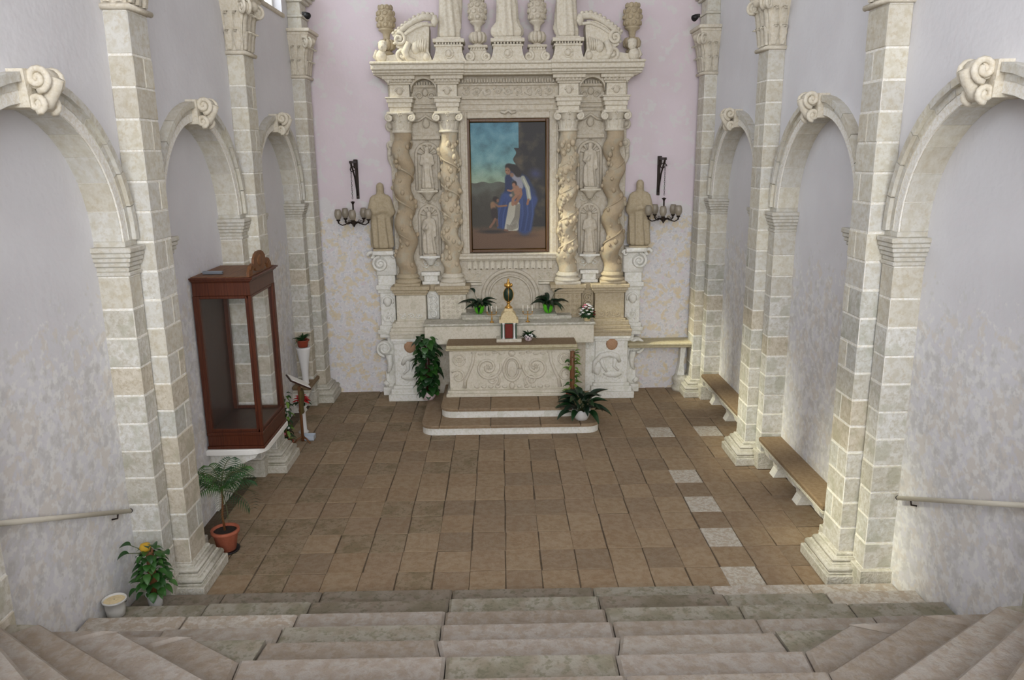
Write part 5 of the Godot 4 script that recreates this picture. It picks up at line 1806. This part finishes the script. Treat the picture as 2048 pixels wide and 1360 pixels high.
# ---------------------------------------------------------------- display case
func build_case():
	var t = thing("display_cabinet", "tall empty mahogany display cabinet with glass panes", "cabinet", Vector3(-3.175, 0.80, 3.94))
	var hx := 0.315
	var hz := 0.46
	var st := ST()
	for e in [[0.0, 0.035, 0.012], [0.035, 0.16, 0.0], [0.16, 0.20, 0.006]]:
		bl(st, -hx - e[2], hx + e[2], e[0], e[1], -hz - e[2], hz + e[2], 0.006)
	part(st, "plinth", M.wood, t)
	for x in [-1, 1]:
		for z in [-1, 1]:
			st = ST()
			bl(st, x * hx, x * (hx - 0.065), 0.2, 1.78, z * hz, z * (hz - 0.065), 0.006)
			bl(st, x * (hx + 0.004), x * (hx - 0.03), 0.2, 1.78, z * (hz + 0.004), z * (hz - 0.03), 0.004)
			part(st, "post", M.wood, t)
	st = ST()
	for e in [[0.2, 0.235], [1.745, 1.78]]:
		bl(st, -hx, hx, e[0], e[1], hz - 0.05, hz - 0.01)
		bl(st, -hx, hx, e[0], e[1], -hz + 0.01, -hz + 0.05)
		bl(st, hx - 0.05, hx - 0.01, e[0], e[1], -hz, hz)
	part(st, "rail", M.wood, t)
	st = ST()
	bl(st, -hx, -hx + 0.02, 0.2, 1.78, -hz + 0.05, hz - 0.05, 0.003)
	part(st, "side_panel", M.wood_dark, t)
	st = ST()
	bl(st, -hx + 0.01, hx - 0.01, 0.18, 0.205, -hz + 0.01, hz - 0.01, 0.003)
	part(st, "shelf_floor", M.wood_dark, t)
	st = ST()
	for e in [[1.78, 1.93, 0.0], [1.93, 1.945, 0.012], [1.945, 1.965, 0.03], [1.965, 1.985, 0.05]]:
		bl(st, -hx - e[2] * 0.2, hx + e[2], e[0], e[1], -hz - e[2], hz + e[2], 0.005)
	part(st, "cornice", M.wood, t)
	st = ST()
	bl(st, -hx, hx + 0.01, 1.985, 1.992, -hz - 0.01, hz + 0.01, 0.002)
	part(st, "roof_board", M.wood_brown, t)
	for e in [[Vector3(0, 0.99, hz - 0.03), Vector3(2 * hx - 0.13, 1.52, 0.005)], [Vector3(0, 0.99, -hz + 0.03), Vector3(2 * hx - 0.13, 1.52, 0.005)], [Vector3(hx - 0.03, 0.99, 0), Vector3(0.005, 1.52, 2 * hz - 0.13)]]:
		st = ST()
		bx(st, e[0], e[1], 0.0005)
		part(st, "glass_pane", M.glass, t)
	# carved crest along the nave side
	st = ST()
	var poly := PackedVector2Array([Vector2(-0.26, 0), Vector2(-0.26, 0.05), Vector2(-0.22, 0.11), Vector2(-0.17, 0.13), Vector2(-0.14, 0.11), Vector2(-0.13, 0.17), Vector2(-0.09, 0.22), Vector2(-0.04, 0.245), Vector2(0.04, 0.245), Vector2(0.09, 0.22), Vector2(0.13, 0.17), Vector2(0.14, 0.11), Vector2(0.17, 0.13), Vector2(0.22, 0.11), Vector2(0.26, 0.05), Vector2(0.26, 0), Vector2(0.19, 0), Vector2(0.17, 0.05), Vector2(0.12, 0.07), Vector2(0.10, 0.03), Vector2(0.06, 0.015), Vector2(-0.06, 0.015), Vector2(-0.10, 0.03), Vector2(-0.12, 0.07), Vector2(-0.17, 0.05), Vector2(-0.19, 0)])
	prism(st, poly, -0.014, 0.014)
	var cr = part(st, "crest", M.wood_brown, t, Vector3(hx - 0.01, 1.99, 0.03))
	cr.rotation.y = PI / 2
	cr.scale = Vector3(1.6, 0.95, 1.0)
	st = ST(true)
	ell(st, Vector3(0, 0.13, 0.012), Vector3(0.06, 0.07, 0.016), 12, 6)
	tube(st, spiral(Vector3(-0.20, 0.075, 0.014), 0.035, 0.008, 0, 1.3, 14), 0.008, 5)
	tube(st, spiral(Vector3(0.20, 0.075, 0.014), 0.035, 0.008, PI, 1.3, 14), 0.008, 5)
	part(st, "crest_carving", M.wood_brown, cr)
	var rod = thing("metal_strip", "grey metal strip lying on top of the display cabinet", "strip", Vector3(-3.31, 2.795, 4.22))
	st = ST()
	bx(st, Vector3(0, 0.018, 0), Vector3(0.22, 0.035, 0.05), 0.006)
	part(st, "strip", mat(C(150, 158, 168), 0.35, null, 1.0, null, 0.3, 0.7), rod)
	# stone console under the case
	var c = thing("wall_console", "white stone console with rounded front under the display cabinet", "console", Vector3(-3.175, 0, 3.94))
	st = ST()
	var plan := PackedVector2Array([Vector2(-0.335, -0.50), Vector2(0.33, -0.50)])
	for q in 9:
		var a := PI / 2 * q / 8.0
		plan.append(Vector2(0.33 - 0.22 + cos(a) * 0.22, 0.50 - 0.22 + sin(a) * 0.22))
	plan.append(Vector2(-0.335, 0.50))
	slab(st, plan, 0.735, 0.80, 0.01)
	part(st, "slab", M.white_matte, c)
	st = ST()
	var prof := PackedVector2Array([Vector2(-0.335, 0.735), Vector2(0.24, 0.735), Vector2(0.18, 0.66), Vector2(0.0, 0.58), Vector2(-0.16, 0.46), Vector2(-0.26, 0.3), Vector2(-0.30, 0.0), Vector2(-0.335, 0.0)])
	prism(st, prof, -0.40, 0.40)
	part(st, "bracket", M.carve_low, c)

# ---------------------------------------------------------------- plants
func pot(parent, mat_, r0: float, r1: float, h: float, n := "pot", rim := 0.012, soil := true):
	var st := ST(true)
	lathe(st, [Vector2(r0 * 0.9, 0.0), Vector2(r0, 0.006), Vector2(lerpf(r0, r1, 0.8), h * 0.8), Vector2(r1 - rim * 0.3, h * 0.82), Vector2(r1 + rim, h * 0.84), Vector2(r1 + rim, h * 0.99), Vector2(r1 + rim * 0.6, h), Vector2(r1 - rim, h), Vector2(r1 - rim * 1.2, h * 0.86)], 22, Vector3.ZERO, true)
	var o = part(st, n, mat_, parent)
	if soil:
		st = ST(true)
		lathe(st, [Vector2(0.004, h * 0.93), Vector2(r1 * 0.5, h * 0.92), Vector2(r1 - rim, h * 0.89)], 14, Vector3.ZERO, false)
		part(st, "soil", M.soil, parent)
	return o

func scalloped(parent, mat_, r0: float, r1: float, h: float, lobes: int, depth: float, n := "pot"):
	var st := ST(true)
	var rings := []
	for e in [[r0 * 0.7, 0.0, 0.0], [r0, 0.01, 0.0], [lerpf(r0, r1, 0.6), h * 0.4, 0.0], [r1, h * 0.75, 0.2], [r1 * 1.04, h, 1.0], [r1 * 0.98, h * 0.98, 1.0], [r1 * 0.9, h * 0.7, 0.2]]:
		var ring := PackedVector3Array()
		for j in 48:
			var a := -TAU * j / 48
			ring.append(Vector3(cos(a) * e[0], e[1] + e[2] * depth * absf(sin(a * lobes * 0.5)), sin(a) * e[0]))
		rings.append(ring)
	loft(st, rings, true, true, false)
	return part(st, n, mat_, parent)

func build_plants():
	rng.seed = 101
	# peace lilies in lime wrappers on the altar shelf
	for e in [[-0.48, "dark leafy plant in a lime green wrapper left of the tabernacle", 0.0], [0.66, "dark leafy plant in a lime green wrapper right of the tabernacle", 1.3]]:
		var t = thing("potted_lily", e[1], "plant", Vector3(e[0], 1.495, 0.2), "lime-wrapped plants on the altar shelf")
		scalloped(t, M.wrap_green, 0.055, 0.085, 0.12, 7, 0.03, "wrapper")
		for k in 20:
			var a: float = TAU * k / 20 * 2.618 + e[2]
			var rise := rng.randf_range(0.3, 1.2)
			var l := rng.randf_range(0.20, 0.34)
			stalk_leaf(t, [M.leaf_dark, M.leaf_dark_b][k % 2], Vector3(0, 0.09, 0), a, rise, rng.randf_range(0.05, 0.12), l * 0.85, rng.randf_range(0.06, 0.085), rng.randf_range(0.9, 1.6))
		var far := 2.2 if e[0] > 0 else -2.0
		stalk_leaf(t, M.leaf_dark, Vector3(0, 0.1, 0), far - 0.4, 1.1, 0.26, 0.2, 0.07, 1.3)
		stalk_leaf(t, M.leaf_dark, Vector3(0, 0.1, 0), PI / 2 if e[0] > 0 else -PI / 2, 0.5, 0.16, 0.22, 0.08, 0.9)
	# big plant in a white bowl on the altar step
	var b = thing("leafy_floor_plant", "large dark leafy plant in a white bowl on the altar step", "plant", Vector3(1.07, 0.15, 1.72))
	scalloped(b, M.white, 0.09, 0.135, 0.15, 9, 0.035, "bowl")
	for k in 34:
		var a := k * 2.39996
		var rise := lerpf(1.25, 0.15, k / 33.0) + rng.randf_range(-0.1, 0.1)
		stalk_leaf(b, [M.leaf_dark, M.leaf_dark_b, M.leaf_b][k % 3], Vector3(0, 0.12, 0), a, rise, rng.randf_range(0.10, 0.26), rng.randf_range(0.24, 0.33), rng.randf_range(0.10, 0.14), rng.randf_range(0.6, 1.3))
	# variegated climber on a pole behind it
	var v = thing("pole_climber", "pale variegated climber on a brown pole behind the white bowl plant", "plant", Vector3(0.97, 0.30, 1.28))
	pot(v, M.brownpot, 0.07, 0.09, 0.14)
	var st := ST(true)
	lathe(st, [Vector2(0.035, 0.1), Vector2(0.04, 0.2), Vector2(0.038, 0.5), Vector2(0.036, 0.80), Vector2(0.02, 0.81)], 12)
	part(st, "moss_pole", M.wood_brown, v)
	for k in 40:
		var a := k * 2.39996 if k % 3 > 0 else rng.randf_range(0.6, 2.0)
		var y := lerpf(0.14, 0.80, k / 39.0)
		var q := Vector3(sin(a), 0, cos(a)) * 0.04
		leaf(v, [M.leaf_lime, M.leaf_c, M.leaf_lime][k % 3], q + Vector3(0, y, 0), a, rng.randf_range(-0.3, 0.7), rng.randf_range(0.07, 0.14), rng.randf_range(0.04, 0.06), 0.7, 0.3)
	# tall dark climber left of the altar
	var tall = thing("tall_climber", "tall dense dark green climber in a pale pink wrapper left of the altar", "plant", Vector3(-1.33, 0.15, 0.62))
	scalloped(tall, M.wrap_pink, 0.08, 0.13, 0.13, 6, 0.06, "wrapper")
	st = ST(true)
	lathe(st, [Vector2(0.035, 0.08), Vector2(0.04, 0.5), Vector2(0.035, 1.0), Vector2(0.02, 1.02)], 10)
	part(st, "moss_pole", M.wood_dark, tall)
	for k in 150:
		var a := k * 2.39996
		var u := k / 149.0
		var y := lerpf(0.13, 1.08, u)
		var r: float = [0.05, 0.12, 0.10, 0.15, 0.10][k % 5] * lerpf(0.8, 1.05, sin(u * PI))
		leaf(tall, [M.leaf_a, M.leaf_b, M.leaf_b, M.leaf_c][k % 4], Vector3(sin(a) * r, y, cos(a) * r), a + rng.randf_range(-0.5, 0.5), rng.randf_range(-0.7, 0.45), rng.randf_range(0.12, 0.18), rng.randf_range(0.10, 0.15), 0.9, 0.25)
	# small plant on the table
	var sm = thing("small_table_plant", "small spiky green plant with white and pink wrapper on the altar table", "plant", Vector3(0.31, 1.162, 0.80))
	scalloped(sm, M.wrap_pink, 0.045, 0.065, 0.07, 5, 0.03, "wrapper")
	for k in 36:
		var a := k * 2.39996
		leaf(sm, [M.leaf_dark_b, M.leaf_a][k % 2], Vector3(0, 0.06, 0), a, lerpf(1.3, 0.1, k / 35.0), rng.randf_range(0.10, 0.17), 0.022, 0.8, 0.3)
	for k in 6:
		st = ST(true)
		ell(st, Vector3(rng.randf_range(-0.05, 0.07), rng.randf_range(0.09, 0.13), rng.randf_range(0.02, 0.08)), Vector3(0.016, 0.014, 0.016), 8, 5)
		part(st, "blossom", M.flower, sm)
	# flower arrangement on the shelf end
	var fa = thing("flower_arrangement", "round bunch of white and red flowers on the shelf right of the altar", "flowers", Vector3(1.28, 1.41, 0.48))
	pot(fa, M.cream, 0.05, 0.07, 0.06, "dish", 0.006, false)
	st = ST(true)
	ell(st, Vector3(0, 0.10, 0), Vector3(0.10, 0.08, 0.09), 12, 7)
	part(st, "foam", M.leaf_b, fa)
	for k in 30:
		var a := k * 2.39996
		leaf(fa, [M.leaf_a, M.leaf_b][k % 2], Vector3(sin(a) * 0.06, 0.08 + 0.06 * (k % 3), cos(a) * 0.06), a, rng.randf_range(-0.2, 0.9), rng.randf_range(0.07, 0.11), 0.035, 0.8, 0.3)
	for k in 26:
		var a := k * 2.39996
		var u := k / 25.0
		var c := Vector3(sin(a) * 0.125 * sqrt(u), 0.27 - 0.17 * u, cos(a) * 0.11 * sqrt(u))
		st = ST(true)
		ell(st, Vector3.ZERO, Vector3(0.02, 0.014, 0.02), 8, 5)
		for q in 6:
			var g := TAU * q / 6
			ell(st, Vector3(cos(g) * 0.016, 0.004, sin(g) * 0.016), Vector3(0.013, 0.009, 0.013), 6, 4)
		part(st, "blossom", [M.flower, M.flower, M.pink, M.flower, M.red_marble][k % 5], fa, c)
	# palm in a terracotta pot
	var p = thing("potted_palm", "slender palm in a terracotta pot beside the left wall pilaster", "plant", Vector3(-3.06, 0.0, 5.28))
	st = ST(true)
	lathe(st, [Vector2(0.02, 0.0), Vector2(0.13, 0.004), Vector2(0.135, 0.02), Vector2(0.12, 0.016), Vector2(0.02, 0.012)], 18)
	part(st, "saucer", M.black, p)
	var potn := Node3D.new()
	potn.name = "planter"
	p.add_child(potn, true)
	potn.position.y = 0.012
	pot(potn, M.terra, 0.095, 0.135, 0.235, "pot", 0.012)
	st = ST(true)
	tube(st, [Vector3(0.0, 0.2, 0), Vector3(-0.01, 0.4, 0.01), Vector3(0.01, 0.6, 0), Vector3(0.01, 0.72, 0)], [0.014, 0.012, 0.011, 0.012], 8)
	part(st, "trunk", M.wood_brown, p)
	for k in 14:
		var a := k * 2.39996 + 0.6
		frond(p, Vector3(0.01, 0.70, 0), a, lerpf(1.4, 0.45, k / 13.0), rng.randf_range(0.32, 0.38), k)
	frond(p, Vector3(0.01, 0.68, 0), 1.2, 0.1, 0.42, 1)
	frond(p, Vector3(0.01, 0.68, 0), 0.5, -0.2, 0.36, 2)
	# climber in a white pot on the lowest step
	var w = thing("white_pot_climber", "bushy green climber on a yellow-topped pole in a white pot by the left wall", "plant", Vector3(-3.25, 0.15, 6.55))
	pot(w, M.white, 0.058, 0.072, 0.135, "pot", 0.006)
	st = ST(true)
	lathe(st, [Vector2(0.03, 0.1), Vector2(0.034, 0.3), Vector2(0.034, 0.54), Vector2(0.03, 0.55)], 12)
	part(st, "moss_pole", M.wood_brown, w)
	st = ST(true)
	lathe(st, [Vector2(0.025, 0.54), Vector2(0.045, 0.55), Vector2(0.05, 0.575), Vector2(0.04, 0.6), Vector2(0.01, 0.61)], 14)
	part(st, "pole_top", M.yellow, w, Vector3(-0.03, 0, 0), "yellow cap of the pole")
	for k in 105:
		var a := k * 2.39996
		var u := k / 104.0
		var y := lerpf(0.16, 0.55, u)
		var r: float = lerpf(0.15, 0.06, u) * [0.5, 1.0, 0.8][k % 3]
		leaf(w, [M.leaf_c, M.leaf_a, M.leaf_c, M.leaf_palm_b][k % 4], Vector3(sin(a) * r, y, cos(a) * r), a + rng.randf_range(-0.5, 0.5), rng.randf_range(-0.5, 0.5), rng.randf_range(0.07, 0.105), rng.randf_range(0.05, 0.075), 0.9, 0.3)
	for e in [[0.7, 0.9, 0.17, 0.12], [-1.2, 0.7, 0.18, 0.1], [-1.0, 0.35, 0.17, 0.11], [0.4, 1.2, 0.1, 0.08], [1.3, 0.3, 0.16, 0.06]]:
		stalk_leaf(w, M.leaf_a, Vector3(0, 0.5, 0), e[0], e[1], e[2], e[3], 0.08, 1.2)
	# bucket
	var bu = thing("white_bucket", "white plastic bucket filled with cream grit beside the left wall", "bucket", Vector3(-3.405, 0.30, 6.93))
	st = ST(true)
	var rings := []
	for e in [[0.062, 0.0], [0.07, 0.004], [0.078, 0.07], [0.086, 0.135], [0.096, 0.138], [0.097, 0.152], [0.09, 0.155], [0.084, 0.13]]:
		var ring := PackedVector3Array()
		for j in 48:
			var a := -TAU * j / 48
			var rr: float = e[0] * (1.0 + (0.018 * sin(a * 20.0) if e[1] > 0.01 and e[1] < 0.12 else 0.0))
			ring.append(Vector3(cos(a) * rr, e[1], sin(a) * rr))
		rings.append(ring)
	loft(st, rings, true, true, false)
	part(st, "pail", M.plastic, bu)
	st = ST(true)
	lathe(st, [Vector2(0.005, 0.15), Vector2(0.05, 0.147), Vector2(0.086, 0.138)], 20, Vector3.ZERO, false)
	part(st, "grit", M.cream, bu)
	st = ST(true)
	tube(st, arc_pts(Vector3(0, 0.135, 0.0), 0.1, PI, TAU, 14, 0.03), 0.003, 5)
	part(st, "handle", M.iron, bu)

# leaf on its own stalk
func stalk_leaf(parent, mat_, at: Vector3, az: float, rise: float, stalk: float, length: float, width: float, bend: float):
	var d := Vector3(sin(az) * cos(rise), sin(rise), cos(az) * cos(rise))
	var tip := at + d * stalk
	leaf(parent, mat_, tip, az, rise * 0.75, length, width, bend, 0.35)
	var st := ST(true)
	tube(st, [at, at + d * stalk * 0.6 + Vector3(0, 0.008, 0), tip + d * 0.01], [0.005, 0.004, 0.003], 5)
	part(st, "stalk", M.stem, parent)

func frond(parent, at: Vector3, az: float, rise: float, length: float, k: int):
	var f := Node3D.new()
	f.name = "frond"
	parent.add_child(f, true)
	f.position = at
	f.rotation.y = az
	var pts := []
	var n := 14
	for i in n + 1:
		var t := float(i) / n
		var a := rise - 1.5 * t * t
		if i == 0: pts.append(Vector3.ZERO)
		else: pts.append(pts[-1] + Vector3(0, sin(a), cos(a)) * length / n)
	var st := ST(true)
	tube(st, pts, 0.004, 5)
	part(st, "rachis", M.stem, f)
	st = ST()
	for i in range(2, n + 1):
		for h in 1:
			for s in [-1, 1]:
				var t := (i + h * 0.5) / (n + 0.5)
				var p: Vector3 = pts[i] if h == 0 else pts[i].lerp(pts[mini(i + 1, n)], 0.5)
				var l := length * 0.5 * sin(PI * clampf(t * 0.8 + 0.12, 0, 1)) + 0.02
				var d := Vector3(s * 0.9, 0.05, 0.55).normalized()
				var tip := p + d * l - Vector3(0, l * 0.28, 0)
				var mid := p + d * l * 0.5 + Vector3(0, 0.008, 0)
				var w := Vector3(0, 0.25, 1).normalized() * 0.008
				quad(st, p - w * 0.4, mid - w, mid + w, p + w * 0.4)
				tri(st, mid - w, tip, mid + w)
	part(st, "leaflets", M.leaf_palm if k % 2 else M.leaf_palm_b, f)

# ---------------------------------------------------------------- things in the far left bay, rails
func build_left_bay():
	var v = thing("tall_white_vase", "tall white tapered vase on the left wall bench", "vase", Vector3(-3.32, 0.45, 0.62))
	var st := ST(true)
	lathe(st, [Vector2(0.05, 0), Vector2(0.06, 0.01), Vector2(0.05, 0.03), Vector2(0.055, 0.2), Vector2(0.08, 0.42), Vector2(0.11, 0.58), Vector2(0.118, 0.62), Vector2(0.105, 0.62), Vector2(0.07, 0.45)], 20)
	part(st, "body", M.white, v)
	var p = thing("small_potted_plant", "small green plant in a brown pot set on the tall white vase", "plant", Vector3(-3.32, 1.07, 0.62))
	pot(p, M.brownpot, 0.075, 0.095, 0.12)
	rng.seed = 131
	for k in 16:
		leaf(p, [M.leaf_a, M.leaf_palm][k % 2], Vector3(0, 0.1, 0), k * 2.39996, rng.randf_range(0.3, 1.3), rng.randf_range(0.12, 0.2), 0.035, 1.0, 0.3)
	# lectern
	var l = thing("wooden_lectern", "wooden lectern with a slanted white reading board by the left wall", "lectern", Vector3(-3.03, 0, 2.12))
	st = ST(true)
	lathe(st, [Vector2(0.022, 0.03), Vector2(0.022, 0.45), Vector2(0.03, 0.5), Vector2(0.022, 0.52), Vector2(0.022, 0.86)], 12)
	part(st, "post", M.wood_brown, l)
	for k in 3:
		st = ST(true)
		var a := TAU * k / 3 + 0.5
		tube(st, [Vector3(0, 0.10, 0), Vector3(cos(a) * 0.07, 0.07, sin(a) * 0.07), Vector3(cos(a) * 0.14, 0.013, sin(a) * 0.14)], 0.013, 6)
		part(st, "foot", M.wood_brown, l)
	st = ST()
	bx(st, Vector3(0, 0, 0), Vector3(0.34, 0.02, 0.26), 0.004)
	var bd = part(st, "reading_board", M.wood_dark, l, Vector3(0, 0.92, 0))
	bd.rotation = Vector3(0.1, 0.5, -0.55)
	st = ST()
	bx(st, Vector3(0, 0.016, 0), Vector3(0.31, 0.012, 0.23), 0.003)
	part(st, "white_sheet", M.white_matte, bd)
	st = ST(true)
	var rr := []
	for i in 7:
		var y := lerpf(0.80, 0.46, i / 6.0)
		rr.append(PackedVector3Array([Vector3(0.02, y, -0.09 - 0.01 * sin(i * 1.3)), Vector3(0.05 + 0.012 * sin(i), y, -0.04), Vector3(0.04 + 0.012 * cos(i), y, 0.03), Vector3(0.03, y, 0.09), Vector3(0.02, y, 0.09), Vector3(0.03, y, 0.03), Vector3(0.04, y, -0.04), Vector3(0.01, y, -0.09)]))
	loft(st, rr)
	part(st, "hanging_cloth", mat(C(96, 82, 42), 0.8), l, Vector3.ZERO, "olive and gold hanging cloth")
	# poinsettia on the bench
	var po = thing("poinsettia", "bright red poinsettia in a white pot behind the lectern", "plant", Vector3(-3.12, 0.0, 1.70))
	st = ST(true)
	lathe(st, [Vector2(0.07, 0), Vector2(0.08, 0.02), Vector2(0.05, 0.05), Vector2(0.045, 0.38), Vector2(0.075, 0.42), Vector2(0.085, 0.44), Vector2(0.07, 0.44)], 16)
	part(st, "pedestal_pot", M.white, po)
	for k in 34:
		var u := k / 33.0
		leaf(po, M.red if k < 26 else M.leaf_b, Vector3(sin(k * 2.4) * 0.07 * u, 0.56 - 0.08 * u, cos(k * 2.4) * 0.07 * u), k * 2.39996, lerpf(0.6, -0.1, u), 0.10, 0.055, 0.6, 0.2, "bract" if k < 26 else "leaf")
	st = ST(true)
	tube(st, [Vector3(0, 0.42, 0), Vector3(0, 0.56, 0)], 0.008, 6)
	part(st, "stem", M.stem, po)
	# trailing plant beside the lectern
	var tr = thing("trailing_plant", "trailing variegated plant with white flowers next to the lectern", "plant", Vector3(-3.20, 0, 2.36))
	pot(tr, M.brownpot, 0.07, 0.09, 0.12)
	st = ST(true)
	lathe(st, [Vector2(0.02, 0.1), Vector2(0.02, 0.78), Vector2(0.01, 0.8)], 8)
	part(st, "cane", M.wood_brown, tr)
	for k in 70:
		var a := k * 2.39996
		var u := k / 69.0
		leaf(tr, [M.leaf_a, M.leaf_lime, M.leaf_b][k % 3], Vector3(sin(a) * 0.06, lerpf(0.12, 0.82, u), cos(a) * 0.06), a, rng.randf_range(-0.9, 0.3), rng.randf_range(0.07, 0.11), rng.randf_range(0.04, 0.06), 0.9, 0.3)
	for k in 7:
		st = ST(true)
		ell(st, Vector3.ZERO, Vector3(0.022, 0.018, 0.022), 8, 5)
		part(st, "blossom", M.flower if k % 3 else M.pink, tr, Vector3(0.07 * sin(k * 2.0), 0.25 + k * 0.09, 0.07))
	var tray = thing("plastic_tray", "pale translucent plastic tray on the floor by the lectern", "tray", Vector3(-2.98, 0, 1.98))
	st = ST()
	for e in [[-0.09, 0.09, 0.0, 0.008, -0.07, 0.07], [-0.09, -0.082, 0, 0.07, -0.07, 0.07], [0.082, 0.09, 0, 0.07, -0.07, 0.07], [-0.082, 0.082, 0, 0.07, -0.07, -0.062], [-0.082, 0.082, 0, 0.07, 0.062, 0.07]]:
		bl(st, e[0], e[1], e[2], e[3], e[4], e[5], 0.002)
	part(st, "shell", mat(C(196, 204, 214), 0.25), tray)

func build_rails():
	for s in [-1, 1]:
		var t = thing("handrail", "pale sloping handrail along the stairs on the %s wall" % ("left" if s < 0 else "right"), "handrail", Vector3(s * 3.45, 0, 0), "handrails of the stairs")
		var st := ST(true)
		tube(st, [Vector3(0, 1.0, 6.40), Vector3(0, 1.0 + 0.43 * 1.93, 8.33)], 0.02, 10)
		part(st, "bar", M.rail, t)
		st = ST(true)
		tube(st, [Vector3(0, 1.0, 6.40), Vector3(0, 0.996, 6.386)], 0.021, 10)
		part(st, "end_cap", M.black, t)
		for z in [6.6, 8.1]:
			st = ST(true)
			tube(st, [Vector3(s * 0.06, 1.0 + 0.43 * (z - 6.4) - 0.07, z), Vector3(s * 0.01, 1.0 + 0.43 * (z - 6.4) - 0.06, z), Vector3(0, 1.0 + 0.43 * (z - 6.4) - 0.01, z)], 0.008, 6)
			part(st, "wall_bracket", M.iron, t)

func _ready():
	set_view()
	make_materials()
	build_shell()
	build_floor()
	build_stairs()
	build_pilasters()
	build_arches()
	build_retable()
	build_finials()
	build_statues()
	build_painting()
	build_altar()
	build_benches()
	build_chandeliers()
	build_case()
	build_plants()
	build_left_bay()
	build_rails()
